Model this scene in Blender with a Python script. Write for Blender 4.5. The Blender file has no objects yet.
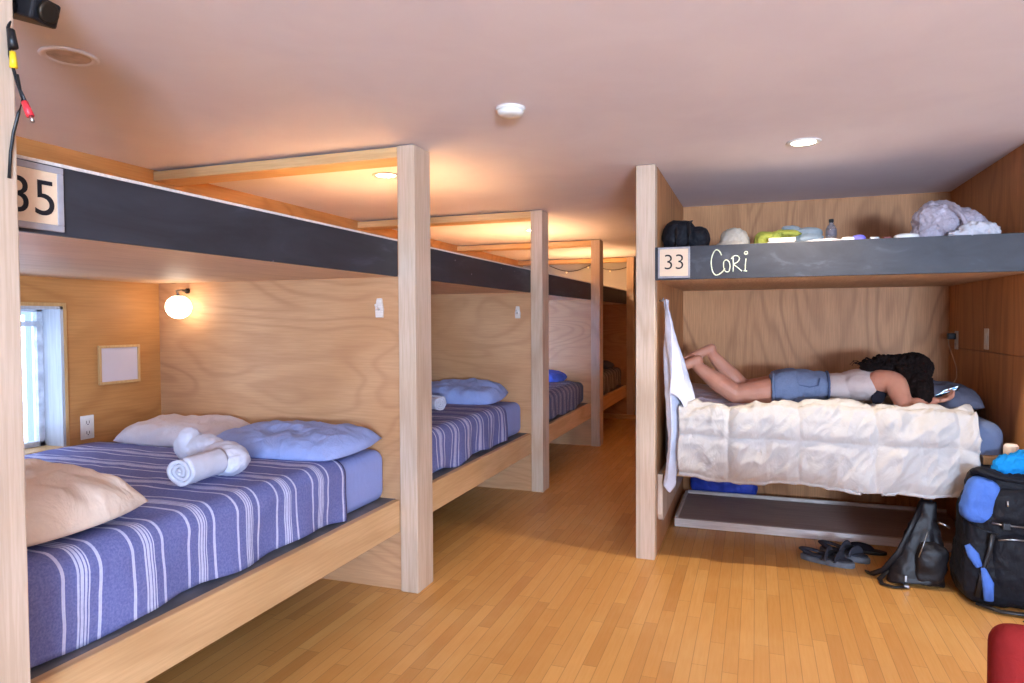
import bpy, bmesh, math, random
from mathutils import Vector, Matrix, noise
random.seed(7)
PI = math.pi
scene = bpy.context.scene
COL = scene.collection

# ------------------------------------------------------------------ helpers
def lin(c):
    return tuple(((v/255)/12.92 if v/255 <= .04045 else ((v/255+.055)/1.055)**2.4) for v in c) + (1,)

class N:
    """tiny node-tree helper"""
    def __init__(s, name, rough=.6, spec=.3):
        s.m = bpy.data.materials.new(name); s.m.use_nodes = True
        s.t = s.m.node_tree; s.b = s.t.nodes['Principled BSDF']
        s.b.inputs['Roughness'].default_value = rough
        s.b.inputs['Specular IOR Level'].default_value = spec
    def n(s, typ, **kw):
        x = s.t.nodes.new(typ)
        for k, v in kw.items(): setattr(x, k, v)
        return x
    def l(s, a, b): s.t.links.new(a, b)
    def math(s, op, a, b=None, c=None):
        x = s.n('ShaderNodeMath', operation=op)
        for i, v in enumerate((a, b, c)):
            if v is None: continue
            if isinstance(v, (int, float)): x.inputs[i].default_value = v
            else: s.l(v, x.inputs[i])
        return x.outputs[0]
    def coord(s, scale=(1, 1, 1), rnd=True):
        tc = s.n('ShaderNodeTexCoord'); mp = s.n('ShaderNodeMapping'); mp.inputs['Scale'].default_value = scale
        src = tc.outputs['Object']
        if rnd:
            oi = s.n('ShaderNodeObjectInfo')
            ad = s.n('ShaderNodeVectorMath', operation='MULTIPLY_ADD')
            s.l(oi.outputs['Random'], ad.inputs[0]); ad.inputs[1].default_value = (7.3, 11.7, 5.1); s.l(src, ad.inputs[2])
            src = ad.outputs[0]
        s.l(src, mp.inputs[0]); return mp.outputs[0]
    def noise(s, vec, scale, detail=3, rough=.5, dist=0):
        x = s.n('ShaderNodeTexNoise'); x.inputs['Scale'].default_value = scale; x.inputs['Detail'].default_value = detail
        x.inputs['Roughness'].default_value = rough; x.inputs['Distortion'].default_value = dist
        s.l(vec, x.inputs['Vector']); return x.outputs['Fac']
    def ramp(s, fac, stops, interp='LINEAR'):
        x = s.n('ShaderNodeValToRGB'); r = x.color_ramp; r.interpolation = interp
        while len(r.elements) < len(stops): r.elements.new(.5)
        for e, (p, c) in zip(r.elements, stops):
            e.position = p; e.color = c if len(c) == 4 else lin(c)
        s.l(fac, x.inputs[0]); return x.outputs[0]
    def mix(s, fac, a, b, mode='MIX'):
        x = s.n('ShaderNodeMix', data_type='RGBA', blend_type=mode)
        for sock, v in ((x.inputs[0], fac), (x.inputs[6], a), (x.inputs[7], b)):
            if isinstance(v, (int, float)): sock.default_value = v
            elif isinstance(v, tuple): sock.default_value = v if len(v) == 4 else lin(v)
            else: s.l(v, sock)
        return x.outputs[2]
    def bump(s, h, strength=.3, dist=.01):
        x = s.n('ShaderNodeBump'); x.inputs['Strength'].default_value = strength; x.inputs['Distance'].default_value = dist
        s.l(h, x.inputs['Height']); s.l(x.outputs[0], s.b.inputs['Normal'])
    def col(s, c):
        if isinstance(c, tuple): s.b.inputs['Base Color'].default_value = c if len(c) == 4 else lin(c)
        else: s.l(c, s.b.inputs['Base Color'])

def wood(name, light, mid, dark, axis, k=1.6, lines=26, amt=.45, rough=.55, stretch=.16, knots=False, fine=.35):
    m = N(name, rough, .25)
    sc = [1, 1, 1]; sc[axis] = stretch
    v = m.coord(tuple(sc))
    big = m.noise(v, k, 2, .45, .4)
    ring = m.math('SINE', m.math('MULTIPLY', big, lines))
    ring = m.math('POWER', m.math('MULTIPLY_ADD', ring, .5, .5), 3.0)
    blot = m.noise(v, k*1.7, 2, .5); ring = m.math('MULTIPLY', ring, m.math('MULTIPLY_ADD', blot, 1.6, -.2))
    s2 = [38, 38, 38]; s2[axis] = 1.6
    v2 = m.coord(tuple(s2)); fib = m.noise(v2, 3.0, 3, .6)
    patch = m.noise(m.coord((1, 1, 1)), 1.7, 2)
    base = m.ramp(patch, [(.3, light), (.7, mid)])
    c = m.mix(m.math('MULTIPLY', ring, amt), base, dark)
    fb = m.ramp(fib, [(.38, (0, 0, 0, 1)), (.62, (1, 1, 1, 1))])
    c = m.mix(m.math('MULTIPLY', fb, fine), c, dark)
    if knots:
        s3 = [5.5, 5.5, 5.5]; s3[axis] = 2.2
        vo = m.n('ShaderNodeTexVoronoi'); vo.inputs['Scale'].default_value = 1.0; m.l(m.coord(tuple(s3)), vo.inputs['Vector'])
        kn = m.ramp(vo.outputs['Distance'], [(.05, (1, 1, 1, 1)), (.12, (0, 0, 0, 1))])
        c = m.mix(m.math('MULTIPLY', kn, .55), c, (105, 72, 52))
    m.col(c); m.bump(fib, .12, .002)
    return m.m

def plain(name, c, rough=.5, spec=.4, metal=0, var=.12, vs=20, bump=0, bscale=60, bd=.003):
    m = N(name, rough, spec); m.b.inputs['Metallic'].default_value = metal
    f = m.noise(m.coord(), vs, 3)
    c1 = tuple(min(255, x*(1+var)) for x in c); c2 = tuple(x*(1-var) for x in c)
    m.col(m.ramp(f, [(.3, c1), (.7, c2)]))
    if bump: m.bump(m.noise(m.coord(), bscale, 4, .6), bump, bd)
    return m.m

def emis(name, c, s):
    m = N(name); m.col(c); m.b.inputs['Emission Color'].default_value = lin(c); m.b.inputs['Emission Strength'].default_value = s
    return m.m

# ------------------------------------------------------------------ materials
W_PLY   = wood('birch_plywood', (208, 164, 124), (192, 144, 102), (158, 108, 74), 0, 1.5, 150, .46, .5, .36, fine=.24)
W_PLYL  = wood('lamplit_plywood', (198, 144, 88), (186, 130, 76), (146, 92, 50), 1, 1.3, 90, .5, .5, .4, fine=.25)  # same plywood as the partitions, with lamplight's orange put into the colour
W_PLYV  = wood('walnut_toned_plywood', (206, 148, 98), (192, 132, 84), (136, 84, 50), 2, 1.6, 100, .6, .5, .3, fine=.3)
W_POST  = wood('pale_post_pine', (212, 190, 170), (200, 176, 152), (170, 140, 114), 2, 2.4, 70, .6, .6, .1, fine=.35)
W_RAIL  = wood('yellow_rail_pine', (218, 178, 132), (206, 164, 116), (176, 130, 82), 1, 2.2, 60, .6, .5, .12, fine=.25)
W_HEAD  = wood('header_pine', (222, 186, 136), (208, 168, 116), (160, 112, 68), 0, 2.2, 28, .4, .55, .12, knots=True, fine=.25)
W_PLATU = wood('platform_plywood', (232, 200, 168), (220, 184, 150), (186, 144, 110), 1, 1.8, 70, .35, .55, .1, fine=.4)
W_TRIM  = wood('window_trim_pine', (214, 176, 124), (200, 160, 108), (160, 116, 72), 2, 2, 20, .3)
W_JAMB  = wood('whitewashed_jamb_pine', (196, 200, 208), (180, 186, 198), (140, 144, 156), 2, 2, 20, .3, knots=True)
W_TRAY  = wood('grey_tray_wood', (196, 176, 166), (182, 160, 150), (140, 118, 108), 0, 2, 24, .35, .7, .12)
W_TRAYE = wood('pale_tray_edge', (232, 222, 214), (222, 210, 202), (168, 152, 140), 0, 2, 20, .2, .6, .1)
PAINTG  = plain('grey_painted_plywood', (112, 108, 112), .7, .2, 0, .12, 8)
WHITE   = plain('white_plastic', (228, 226, 222), .35, .4, 0, .03)
BLACKP  = plain('black_plastic', (26, 26, 30), .4, .4)
METAL   = plain('brushed_steel', (170, 170, 175), .3, .5, 1)
DKMETAL = plain('dark_bronze_metal', (60, 52, 44), .45, .5, .8)
INK     = plain('black_ink', (34, 32, 38), .6, .2, 0, .02)
PLAQUE  = wood('plaque_veneer', (232, 206, 178), (226, 198, 168), (206, 172, 140), 0, 2, 16, .2, .6, .3, fine=.15)
PLAQF   = plain('grey_sign_frame', (158, 152, 156), .5, .4, 0, .08)
BOARDW  = plain('whiteboard_face', (206, 196, 204), .3, .4, 0, .02, 4)
COTTON  = plain('white_terry', (212, 212, 226), .95, .1, 0, .04, 14, .5, 160, .004)

def m_board():
    m = N('chalkboard_paint', .55, .35)
    v = m.coord((1, 1, 1)); sm = m.noise(m.coord((1.2, .5, 2.5)), 4, 4, .6, .6)
    c = m.ramp(sm, [(.35, (44, 43, 48)), (.6, (54, 54, 61)), (.8, (84, 85, 95))])
    vo = m.n('ShaderNodeTexVoronoi'); vo.inputs['Scale'].default_value = 9; m.l(v, vo.inputs['Vector'])
    dots = m.ramp(vo.outputs['Distance'], [(.035, (1, 1, 1, 1)), (.05, (0, 0, 0, 1))])
    m.col(m.mix(m.math('MULTIPLY', dots, .6), c, (190, 190, 200))); return m.m
CHALK = m_board()
CHALKW = plain('chalk_line', (204, 210, 186), .9, .1, 0, .12, 60)

def m_floor():
    m = N('maple_strip_floor', .38, .4)
    tc = m.n('ShaderNodeTexCoord'); sp = m.n('ShaderNodeSeparateXYZ'); m.l(tc.outputs['Object'], sp.inputs[0])
    W = .0572
    xr = m.math('DIVIDE', sp.outputs['X'], W); row = m.math('FLOOR', xr)
    wn = m.n('ShaderNodeTexWhiteNoise', noise_dimensions='1D'); m.l(row, wn.inputs['W'])
    yy = m.math('ADD', m.math('DIVIDE', sp.outputs['Y'], .62), m.math('MULTIPLY', wn.outputs['Value'], 9))
    # plank ends jittered
    cell = m.math('FLOOR', yy)
    cb = m.n('ShaderNodeCombineXYZ'); m.l(row, cb.inputs[0]); m.l(cell, cb.inputs[1])
    w2 = m.n('ShaderNodeTexWhiteNoise', noise_dimensions='2D'); m.l(cb.outputs[0], w2.inputs['Vector'])
    base = m.ramp(w2.outputs['Value'], [(0, (214, 160, 92)), (.35, (206, 152, 84)), (.8, (200, 144, 76)), (.95, (190, 134, 70)), (1, (218, 168, 100))])
    sc = m.n('ShaderNodeMapping'); m.l(tc.outputs['Object'], sc.inputs[0]); sc.inputs['Scale'].default_value = (40, 2.2, 1)
    grain = m.noise(sc.outputs[0], 2.5, 4, .6)
    c = m.mix(m.math('MULTIPLY', grain, .3), base, (176, 122, 70))
    wear = m.noise(tc.outputs['Object'], 1.3, 4, .6)
    c = m.mix(m.ramp(wear, [(.5, (0, 0, 0, 1)), (.75, (.3, .3, .3, 1))]), c, (226, 188, 126))
    fx = m.math('FRACT', xr); gx = m.math('LESS_THAN', m.math('MINIMUM', fx, m.math('SUBTRACT', 1, fx)), .022)
    fy = m.math('FRACT', yy); gy = m.math('LESS_THAN', fy, .004)
    g = m.math('MAXIMUM', gx, gy)
    m.col(m.mix(m.math('MULTIPLY', g, .5), c, (110, 68, 32)))
    m.l(m.ramp(grain, [(.3, (.3, .3, .3, 1)), (.7, (.5, .5, .5, 1))]), m.b.inputs['Roughness'])
    m.bump(m.math('SUBTRACT', 1, g), .15, .001)
    return m.m
FLOOR = m_floor()

def m_ceiling():
    m = N('ceiling_plaster', .85, .15)
    tc = m.n('ShaderNodeTexCoord')
    f = m.noise(tc.outputs['Object'], 2.2, 4, .6, .5)
    m.col(m.ramp(f, [(.35, (232, 226, 232)), (.7, (226, 219, 226))]))
    m.bump(m.noise(tc.outputs['Object'], 9, 3), .08, .004); return m.m
CEIL = m_ceiling()
WALLP = plain('grey_wall_paint', (172, 168, 164), .8, .2, 0, .03, 3)

def m_blanket(name, base, deep, stripe, period=.2137, phase=0.0, axis='Y', fade=.85):
    m = N(name, .95, .1)
    tc = m.n('ShaderNodeTexCoord'); sp = m.n('ShaderNodeSeparateXYZ'); m.l(tc.outputs['Object'], sp.inputs[0])
    wob = m.math('MULTIPLY', m.noise(tc.outputs['Object'], 5, 2), .012)
    y = m.math('ADD', sp.outputs[axis], wob)
    f = m.math('FRACT', m.math('DIVIDE', m.math('ADD', y, phase), period))
    K = (0, 0, 0, 1); L = (1, 1, 1, 1)
    stops = [(0, K), (.20, L), (.25, K), (.41, L), (.44, K), (.455, L), (.50, K), (.515, L), (.545, K), (.565, L), (.585, K), (.71, L), (.755, K)]
    s = m.ramp(f, stops, 'CONSTANT')
    weave = m.noise(tc.outputs['Object'], 150, 2, .7)
    b = m.mix(m.ramp(weave, [(.35, K), (.65, L)]), base, deep)
    big = m.noise(tc.outputs['Object'], 6, 3)
    b = m.mix(m.math('MULTIPLY', big, .3), b, deep)
    brk = m.noise(tc.outputs['Object'], 60, 2, .6)
    amt = m.math('MULTIPLY', s, m.math('MULTIPLY_ADD', brk, .5, fade-.25))
    m.col(m.mix(amt, b, stripe)); m.bump(weave, .25, .002); return m.m
BLANK = m_blanket('striped_chambray', (122, 126, 176), (98, 102, 154), (206, 208, 234), phase=.7)
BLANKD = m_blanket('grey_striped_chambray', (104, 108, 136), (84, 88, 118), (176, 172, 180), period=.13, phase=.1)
def fabric(name, c, bump=.35, sc=9, rough=.9, var=.08):
    m = N(name, rough, .12)
    f = m.noise(m.coord(), 130, 2, .7); g = m.noise(m.coord(), 7, 3)
    a = m.mix(m.math('MULTIPLY', f, .3), tuple(min(255, x*(1+var)) for x in c), tuple(x*(1-var*2) for x in c))
    m.col(m.mix(m.math('MULTIPLY', g, .25), a, tuple(x*(1-var*2) for x in c)))
    m.bump(m.noise(m.coord((1, 1, .6)), sc, 4, .6, .8), bump, .02); return m.m
SHEET = fabric('periwinkle_sheet', (142, 154, 208), .35)
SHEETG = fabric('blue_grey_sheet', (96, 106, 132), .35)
PILB = fabric('periwinkle_pillowcase', (146, 160, 208), .8)
PILW = fabric('white_pillowcase', (206, 200, 208), .6)
PILC = fabric('cream_pillowcase', (226, 208, 192), .6)
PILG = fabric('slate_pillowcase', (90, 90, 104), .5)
DOWN = fabric('ivory_down_cover', (184, 179, 176), .7, 11, .8, .03)
SHEETW = m_blanket('pale_striped_sheet', (206, 196, 204), (190, 180, 190), (150, 146, 170), period=.07, phase=.1)

def m_skin():
    m = N('skin', .5, .35); f = m.noise(m.coord(), 9, 3)
    m.col(m.ramp(f, [(.3, (202, 142, 116)), (.7, (186, 122, 98))]))
    m.b.inputs['Subsurface Weight'].default_value = .08; m.b.inputs['Subsurface Radius'].default_value = (.02, .008, .004)
    return m.m
SKIN = m_skin()
SOLE = plain('pink_nail', (214, 150, 134), .4)
HAIR = plain('dark_curly_hair', (24, 15, 13), .8, .12, 0, .3, 60, .8, 90, .01)
TANK = fabric('oatmeal_jersey', (190, 172, 166), .35, 14)
DENIM = fabric('washed_denim', (102, 112, 136), .7, 16, .9, .24)
DENIMD = fabric('dark_denim_stitch', (78, 90, 120), .3)
BLACKF = fabric('black_cloth', (32, 30, 38), .4)
NYLONB = fabric('black_nylon', (26, 26, 31), .6, 14, .55, .15)
NYLONU = fabric('blue_nylon', (74, 108, 182), .5, 12, .6, .1)
CYAN = fabric('bright_blue_cloth', (24, 128, 200), .6, 16)
LEATH = N('black_leather', .48, .32); LEATH.col((22, 18, 21)); LEATH.bump(LEATH.noise(LEATH.coord(), 14, 4, .6), .5, .01); LEATH = LEATH.m
RED = fabric('red_upholstery', (118, 28, 27), .2, 40)
PLAST = N('crinkled_white_plastic', .35, .5); PLAST.col((176, 166, 178)); PLAST.bump(PLAST.noise(PLAST.coord(), 26, 4, .7, 1.5), .8, .02); PLAST = PLAST.m
LIME = fabric('lime_cloth', (140, 144, 66), .6, 22)
GREYC = fabric('pale_grey_cloth', (134, 144, 150), .5, 22)
SOLEG = plain('grey_rubber', (96, 100, 108), .7)
SHOEF = plain('charcoal_webbing', (48, 48, 58), .8)

# ------------------------------------------------------------------ mesh builder
class MB:
    def __init__(s): s.v = []; s.f = []; s.smooth = False
    def box(s, x0, x1, y0, y1, z0, z1):
        b = len(s.v)
        s.v += [(x, y, z) for z in (z0, z1) for y in (y0, y1) for x in (x0, x1)]
        for q in ((0, 2, 3, 1), (4, 5, 7, 6), (0, 1, 5, 4), (2, 6, 7, 3), (0, 4, 6, 2), (1, 3, 7, 5)):
            s.f.append(tuple(b+i for i in q))
        return s
    def ell(s, c, r, rot=None, nu=20, nv=12, pw=1.0):
        b = len(s.v); c = Vector(c); r = (r, r, r) if isinstance(r, (int, float)) else r
        def sg(x): return math.copysign(abs(x)**pw, x)
        for i in range(nv+1):
            th = PI*i/nv
            for j in range(nu):
                ph = 2*PI*j/nu
                p = Vector((sg(math.sin(th))*sg(math.cos(ph))*r[0], sg(math.sin(th))*sg(math.sin(ph))*r[1], sg(math.cos(th))*r[2]))
                if rot: p = rot @ p
                s.v.append(tuple(c+p))
        for i in range(nv):
            for j in range(nu):
                a = b+i*nu+j; d = b+i*nu+(j+1) % nu
                s.f.append((a, a+nu, d+nu, d))
        return s
    def tube(s, pts, rad, n=12, flat=1.0, up=(0, 0, 1), cap=True):
        pts = [Vector(p) for p in pts]
        if isinstance(rad, (int, float)): rad = [rad]*len(pts)
        b = len(s.v); up = Vector(up)
        for i, p in enumerate(pts):
            t = (pts[min(i+1, len(pts)-1)]-pts[max(i-1, 0)]).normalized()
            side = t.cross(up)
            if side.length < 1e-3: side = t.cross(Vector((1, .01, 0)))
            side.normalize(); u2 = side.cross(t).normalized()
            for j in range(n):
                a = 2*PI*j/n
                s.v.append(tuple(p+side*math.cos(a)*rad[i]+u2*math.sin(a)*rad[i]*flat))
        for i in range(len(pts)-1):
            for j in range(n):
                a = b+i*n+j; d = b+i*n+(j+1) % n
                s.f.append((a, d, d+n, a+n))
        if cap:
            s.f.append(tuple(b+j for j in range(n))[::-1]); s.f.append(tuple(b+(len(pts)-1)*n+j for j in range(n)))
        return s
    def lathe(s, c, prof, n=28, axis=2):
        b = len(s.v); c = Vector(c)
        for r, h in prof:
            for j in range(n):
                a = 2*PI*j/n; p = (r*math.cos(a), r*math.sin(a), h)
                if axis == 1: p = (p[0], p[2], p[1])
                if axis == 0: p = (p[2], p[0], p[1])
                s.v.append(tuple(c+Vector(p)))
        for i in range(len(prof)-1):
            for j in range(n):
                a = b+i*n+j; d = b+i*n+(j+1) % n
                s.f.append((a, d, d+n, a+n))
        s.f.append(tuple(b+j for j in range(n))[::-1]); s.f.append(tuple(b+(len(prof)-1)*n+j for j in range(n)))
        return s
    def prism(s, poly, z0, z1, axis=2):
        b = len(s.v); n = len(poly)
        for z in (z0, z1):
            for x, y in poly:
                s.v.append({2: (x, y, z), 1: (x, z, y), 0: (z, x, y)}[axis])
        for j in range(n): s.f.append((b+j, b+(j+1) % n, b+n+(j+1) % n, b+n+j))
        s.f.append(tuple(b+j for j in range(n))[::-1]); s.f.append(tuple(b+n+j for j in range(n)))
        return s
    def grid(s, P, nu, nv, closeu=False):
        """P(u,v) for u,v in 0..1"""
        b = len(s.v)
        for i in range(nu):
            for j in range(nv): s.v.append(tuple(P(i/(nu-1), j/(nv-1))))
        for i in range(nu-1):
            for j in range(nv-1):
                a = b+i*nv+j; s.f.append((a, a+1, a+nv+1, a+nv))
        return s
    def xf(s, M):
        s.v = [tuple(M @ Vector(v)) for v in s.v]; return s

def tag(o, label=None, cat=None, group=None, kind=None):
    if label: o['label'] = label
    if cat: o['category'] = cat
    if group: o['group'] = group
    if kind: o['kind'] = kind
    return o

def wloc(o):
    p = Vector((0, 0, 0))
    while o: p += o.location; o = o.parent
    return p

def obj(name, mb, mat, parent=None, bevel=0, smooth=False, sub=0, remesh=0, smooth_it=0, solid=0, disp=None, loc=None):
    me = bpy.data.meshes.new(name)
    vs = [Vector(v) for v in mb.v]
    if parent: org = wloc(parent)
    elif loc is not None: org = Vector(loc)
    else:
        lo = [min(v[i] for v in vs) for i in range(3)]; hi = [max(v[i] for v in vs) for i in range(3)]
        org = Vector(((lo[0]+hi[0])/2, (lo[1]+hi[1])/2, lo[2]))
    me.from_pydata([tuple(v-org) for v in vs], [], mb.f); me.validate()
    bm = bmesh.new(); bm.from_mesh(me); bmesh.ops.recalc_face_normals(bm, faces=bm.faces); bm.to_mesh(me); bm.free()
    o = bpy.data.objects.new(name, me); COL.objects.link(o)
    if parent: o.parent = parent
    else: o.location = org
    me.materials.append(mat)
    if remesh:
        r = o.modifiers.new('r', 'REMESH'); r.mode = 'VOXEL'; r.voxel_size = remesh; r.use_smooth_shade = True
    if smooth_it:
        q = o.modifiers.new('s', 'SMOOTH'); q.iterations = smooth_it; q.factor = .5
    if bevel:
        b = o.modifiers.new('b', 'BEVEL'); b.width = bevel; b.segments = 2 if bevel < .01 else 6; b.limit_method = 'ANGLE'
        if bevel > .01: smooth = True
    if solid:
        q = o.modifiers.new('t', 'SOLIDIFY'); q.thickness = solid; q.offset = -1
    if sub:
        q = o.modifiers.new('u', 'SUBSURF'); q.levels = sub; q.render_levels = sub; smooth = True
    if disp:
        for sz, st in disp:
            t = bpy.data.textures.new('d', 'CLOUDS'); t.noise_scale = sz; t.noise_depth = 3
            q = o.modifiers.new('d', 'DISPLACE'); q.texture = t; q.strength = st; q.mid_level = .5; q.texture_coords = 'LOCAL'
        smooth = True
    if smooth or remesh:
        for p in me.polygons: p.use_smooth = True
    return o

def thing(name, loc, label, cat, group=None):
    o = bpy.data.objects.new(name, None); COL.objects.link(o); o.location = loc; o.empty_display_size = .1
    return tag(o, label, cat, group)

def struct(name, mb, mat, **k):
    o = obj(name, mb, mat, **k); o['kind'] = 'structure'; return o

# ------------------------------------------------------------------ dimensions
H = 2.2
XF, XP = -1.651, -1.556
WY = .17
YP = [.907, 2.967, 5.061, 7.122, 9.239]
XL = -3.2
ZB, ZT = 1.560, 1.740
YR = 3.8165
XR0, XR1 = -.630, -.525
XW = 1.2375
YB = 5.37

# ------------------------------------------------------------------ room shell
struct('floor', MB().box(-3.7, 3.3, -3.6, 9.7, -.1, 0), FLOOR, loc=(0, 0, 0))
struct('ceiling', MB().box(-3.7, 3.3, -3.6, 9.7, H, H+.1), CEIL, loc=(0, 0, H))
wins = [(1.66, 2.410), (5.95, 6.65)]
wz0, wz1 = .716, 1.425
mb = MB()
ys = [-3.6]
for a, b in wins: ys += [a, b]
ys.append(9.7)
for i in range(0, len(ys), 2): mb.box(XL-.15, XL, ys[i], ys[i+1], 0, H)
for a, b in wins: mb.box(XL-.15, XL, a, b, 0, wz0); mb.box(XL-.15, XL, a, b, wz1, H)
struct('wall_left', mb, W_PLYL)
struct('wall_end', MB().box(-3.2, -.5, 9.46, 9.56, 0, H), WALLP)
struct('wall_corridor', MB().box(XR0, XR0+.03, 5.40, 9.46, 0, H), W_PLYV)
struct('wall_alcove', MB().box(XR1, XW+.04, YB, YB+.03, 0, H), W_PLYV)
struct('wall_right', MB().box(XW, XW+.04, YR+.02, YB, 0, 1.148).box(XW, XW+.04, YR+.02, YB, 1.152, H), W_PLYV)
struct('wall_side', MB().box(XW+.04, 3.2, YR+.02, YR+.06, 0, H), WALLP)
struct('wall_outer', MB().box(3.2, 3.3, -3.5, YR, 0, H), WALLP)
mb = MB(); rwx = (1.15, 2.55); rwz = (.85, 1.75)
mb.box(-3.2, rwx[0], -3.6, -3.5, 0, H).box(rwx[1], 3.3, -3.6, -3.5, 0, H).box(*rwx, -3.6, -3.5, 0, rwz[0]).box(*rwx, -3.6, -3.5, rwz[1], H)
struct('wall_rear', mb, WALLP)
struct('baseboard_end', MB().box(-3.2, XR0, YP[4]-.012, YP[4]+.02, 0, .06), W_RAIL, bevel=.003)

GLASS = N('window_glass', .03, .5); GLASS.b.inputs['Transmission Weight'].default_value = 1; GLASS.col((245, 250, 255, )); GLASS = GLASS.m
PAINTW = plain('white_window_paint', (206, 212, 224), .5)
for i, (a, b) in enumerate(wins):
    w = bpy.data.objects.new('window_%d' % (i+1), None); COL.objects.link(w); w.location = (XL, (a+b)/2, wz0); w['kind'] = 'structure'
    obj('window_jamb', MB().box(XL-.15, XL+.012, b-.018, b, wz0, wz1).box(XL-.15, XL+.012, a, a+.018, wz0, wz1), W_JAMB, w)
    obj('window_sill', MB().box(XL-.15, XL+.02, a, b, wz0, wz0+.02), W_TRIM, w, bevel=.003)
    obj('window_head', MB().box(XL-.15, XL+.012, a, b, wz1-.018, wz1), W_JAMB, w)
    obj('window_trim', MB().box(XL, XL+.014, b-.004, b+.014, wz0-.014, wz1+.014).box(XL, XL+.014, a-.014, a+.004, wz0-.014, wz1+.014)
        .box(XL, XL+.014, a, b, wz1-.004, wz1+.014).box(XL, XL+.018, a, b, wz0-.016, wz0), W_TRIM, w, bevel=.002)
    x = XL-.13; yi0, yi1 = a+.018, b-.018
    fr = MB().box(x-.02, x+.02, yi1-.03, yi1, wz0+.02, wz1-.018).box(x-.02, x+.02, yi0, yi0+.03, wz0+.02, wz1-.018)
    fr.box(x-.02, x+.02, yi0, yi1, wz0+.02, wz0+.045).box(x-.02, x+.02, yi0, yi1, wz1-.03, wz1-.018).box(x-.012, x+.024, yi0, yi1, wz1-.10, wz1-.075)
    obj('window_frame', fr, PAINTW, w, bevel=.002)
    obj('window_pane', MB().box(x-.002, x+.002, yi0+.03, yi1-.03, wz0+.045, wz1-.03), GLASS, w)
w = bpy.data.objects.new('window_3', None); COL.objects.link(w); w.location = ((rwx[0]+rwx[1])/2, -3.55, rwz[0]); w['kind'] = 'structure'
obj('window_frame', MB().box(rwx[0], rwx[1], -3.58, -3.52, rwz[0], rwz[0]+.05).box(rwx[0], rwx[1], -3.58, -3.52, rwz[1]-.05, rwz[1])
    .box(rwx[0], rwx[0]+.05, -3.58, -3.52, rwz[0], rwz[1]).box(rwx[1]-.05, rwx[1], -3.58, -3.52, rwz[0], rwz[1]), PAINTW, w)

# ------------------------------------------------------------------ bunk beds down the left side
bl = {1: 'built-in plywood double bunk marked 35 beside the window, first of the row',
      2: 'built-in plywood bunk in the second bay of the row, lit warm, between two pale posts',
      3: 'built-in plywood bunk in the third bay, its partition lit blue by a window',
      4: 'built-in plywood bunk in the last bay at the far end of the row'}
b0 = thing('bunk_post', (XF, YP[0], 0), 'pale square timber post at the picture edge, crossing the foot of bunk 35', 'post')
obj('post', MB().box(XF, XP, YP[0], YP[0]+WY, 0, H-.005), W_POST, b0, bevel=.004)
for i in range(1, 5):
    ya, yb = YP[i-1]+WY, YP[i]
    t = thing('bunk_bed', ((XL+XP)/2, (ya+yb)/2, 0), bl[i], 'bunk bed', 'bunk beds along the left side')
    obj('post', MB().box(XF, XP, yb, yb+WY, 0, H-.006), W_POST, t, bevel=.004)
    obj('partition', MB().box(XL, XF, yb+.022, yb+.042, 0, ZB), W_PLY, t)
    obj('header_beam', MB().box(XL, XF, yb+.001, yb+WY-.001, 2.138, H-.010), W_HEAD, t, bevel=.003)
    obj('bed_rail', MB().box(XF-.038, XF-.002, ya, yb, .300, .458), W_RAIL, t, bevel=.004)
    obj('lower_platform', MB().box(XL, XF-.038, ya-.04, yb+.02, .432, .456), PAINTG, t)
    obj('upper_platform', MB().box(XL, XF-.018, ya-.04, yb+.02, ZB+.001, ZB+.018), W_PLATU, t)
    g = obj('guard_board', MB().box(XF-.018, XF, ya, yb, ZB, ZT-.008), CHALK, t, bevel=.0015)
    obj('board_edge', MB().box(XF-.018, XF+.001, ya, yb, ZT-.008, ZT), W_TRAYE, g)

def text_mesh(name, body, size, mat, parent, M, ext=.0012, bold=0.0):
    cu = bpy.data.curves.new('t', 'FONT'); cu.body = body; cu.size = size; cu.extrude = ext; cu.offset = bold
    cu.align_x = 'CENTER'; cu.align_y = 'CENTER'; cu.resolution_u = 6
    o = bpy.data.objects.new('t', cu); COL.objects.link(o)
    dg = bpy.context.evaluated_depsgraph_get(); dg.update()
    me = bpy.data.meshes.new_from_object(o.evaluated_get(dg)); bpy.data.objects.remove(o)
    me.transform(Matrix.Translation(-wloc(parent)) @ M); me.materials.clear(); me.materials.append(mat)
    q = bpy.data.objects.new(name, me); COL.objects.link(q); q.parent = parent; return q

def frame_mb(x0, x1, z0, z1, w, y0, y1):
    return MB().box(x0, x1, y0, y1, z0, z0+w).box(x0, x1, y0, y1, z1-w, z1).box(x0, x0+w, y0, y1, z0+w, z1-w).box(x1-w, x1, y0, y1, z0+w, z1-w)

# sign 35 on bunk 1 (faces +X)
sy0, sy1, sz0, sz1 = 1.056, 1.250, 1.568, 1.728
t = thing('number_sign', (XF, (sy0+sy1)/2, sz0), 'square wooden plaque reading 35, framed in grey, at the end of the near dark board', 'sign', 'bunk number signs')
R90 = Matrix(((0, -1, 0, 0), (1, 0, 0, 0), (0, 0, 1, 0), (0, 0, 0, 1)))
# built facing -Y at origin then turned to face +X
obj('plaque', MB().box(XF, XF+.006, sy0+.012, sy1-.012, sz0+.012, sz1-.012), PLAQUE, t)
f = frame_mb(sy0, sy1, sz0, sz1, .016, 0, .009); f.v = [(XF+y, x, z) for x, y, z in f.v]
obj('sign_frame', f, PLAQF, t, bevel=.002)
M = Matrix.Translation((XF+.0065, (sy0+sy1)/2+.018, (sz0+sz1)/2-.006)) @ Matrix(((0, 0, 1, 0), (1, 0, 0, 0), (0, 1, 0, 0), (0, 0, 0, 1)))
text_mesh('numerals', '35', .124, INK, t, M, bold=-.0003)

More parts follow.
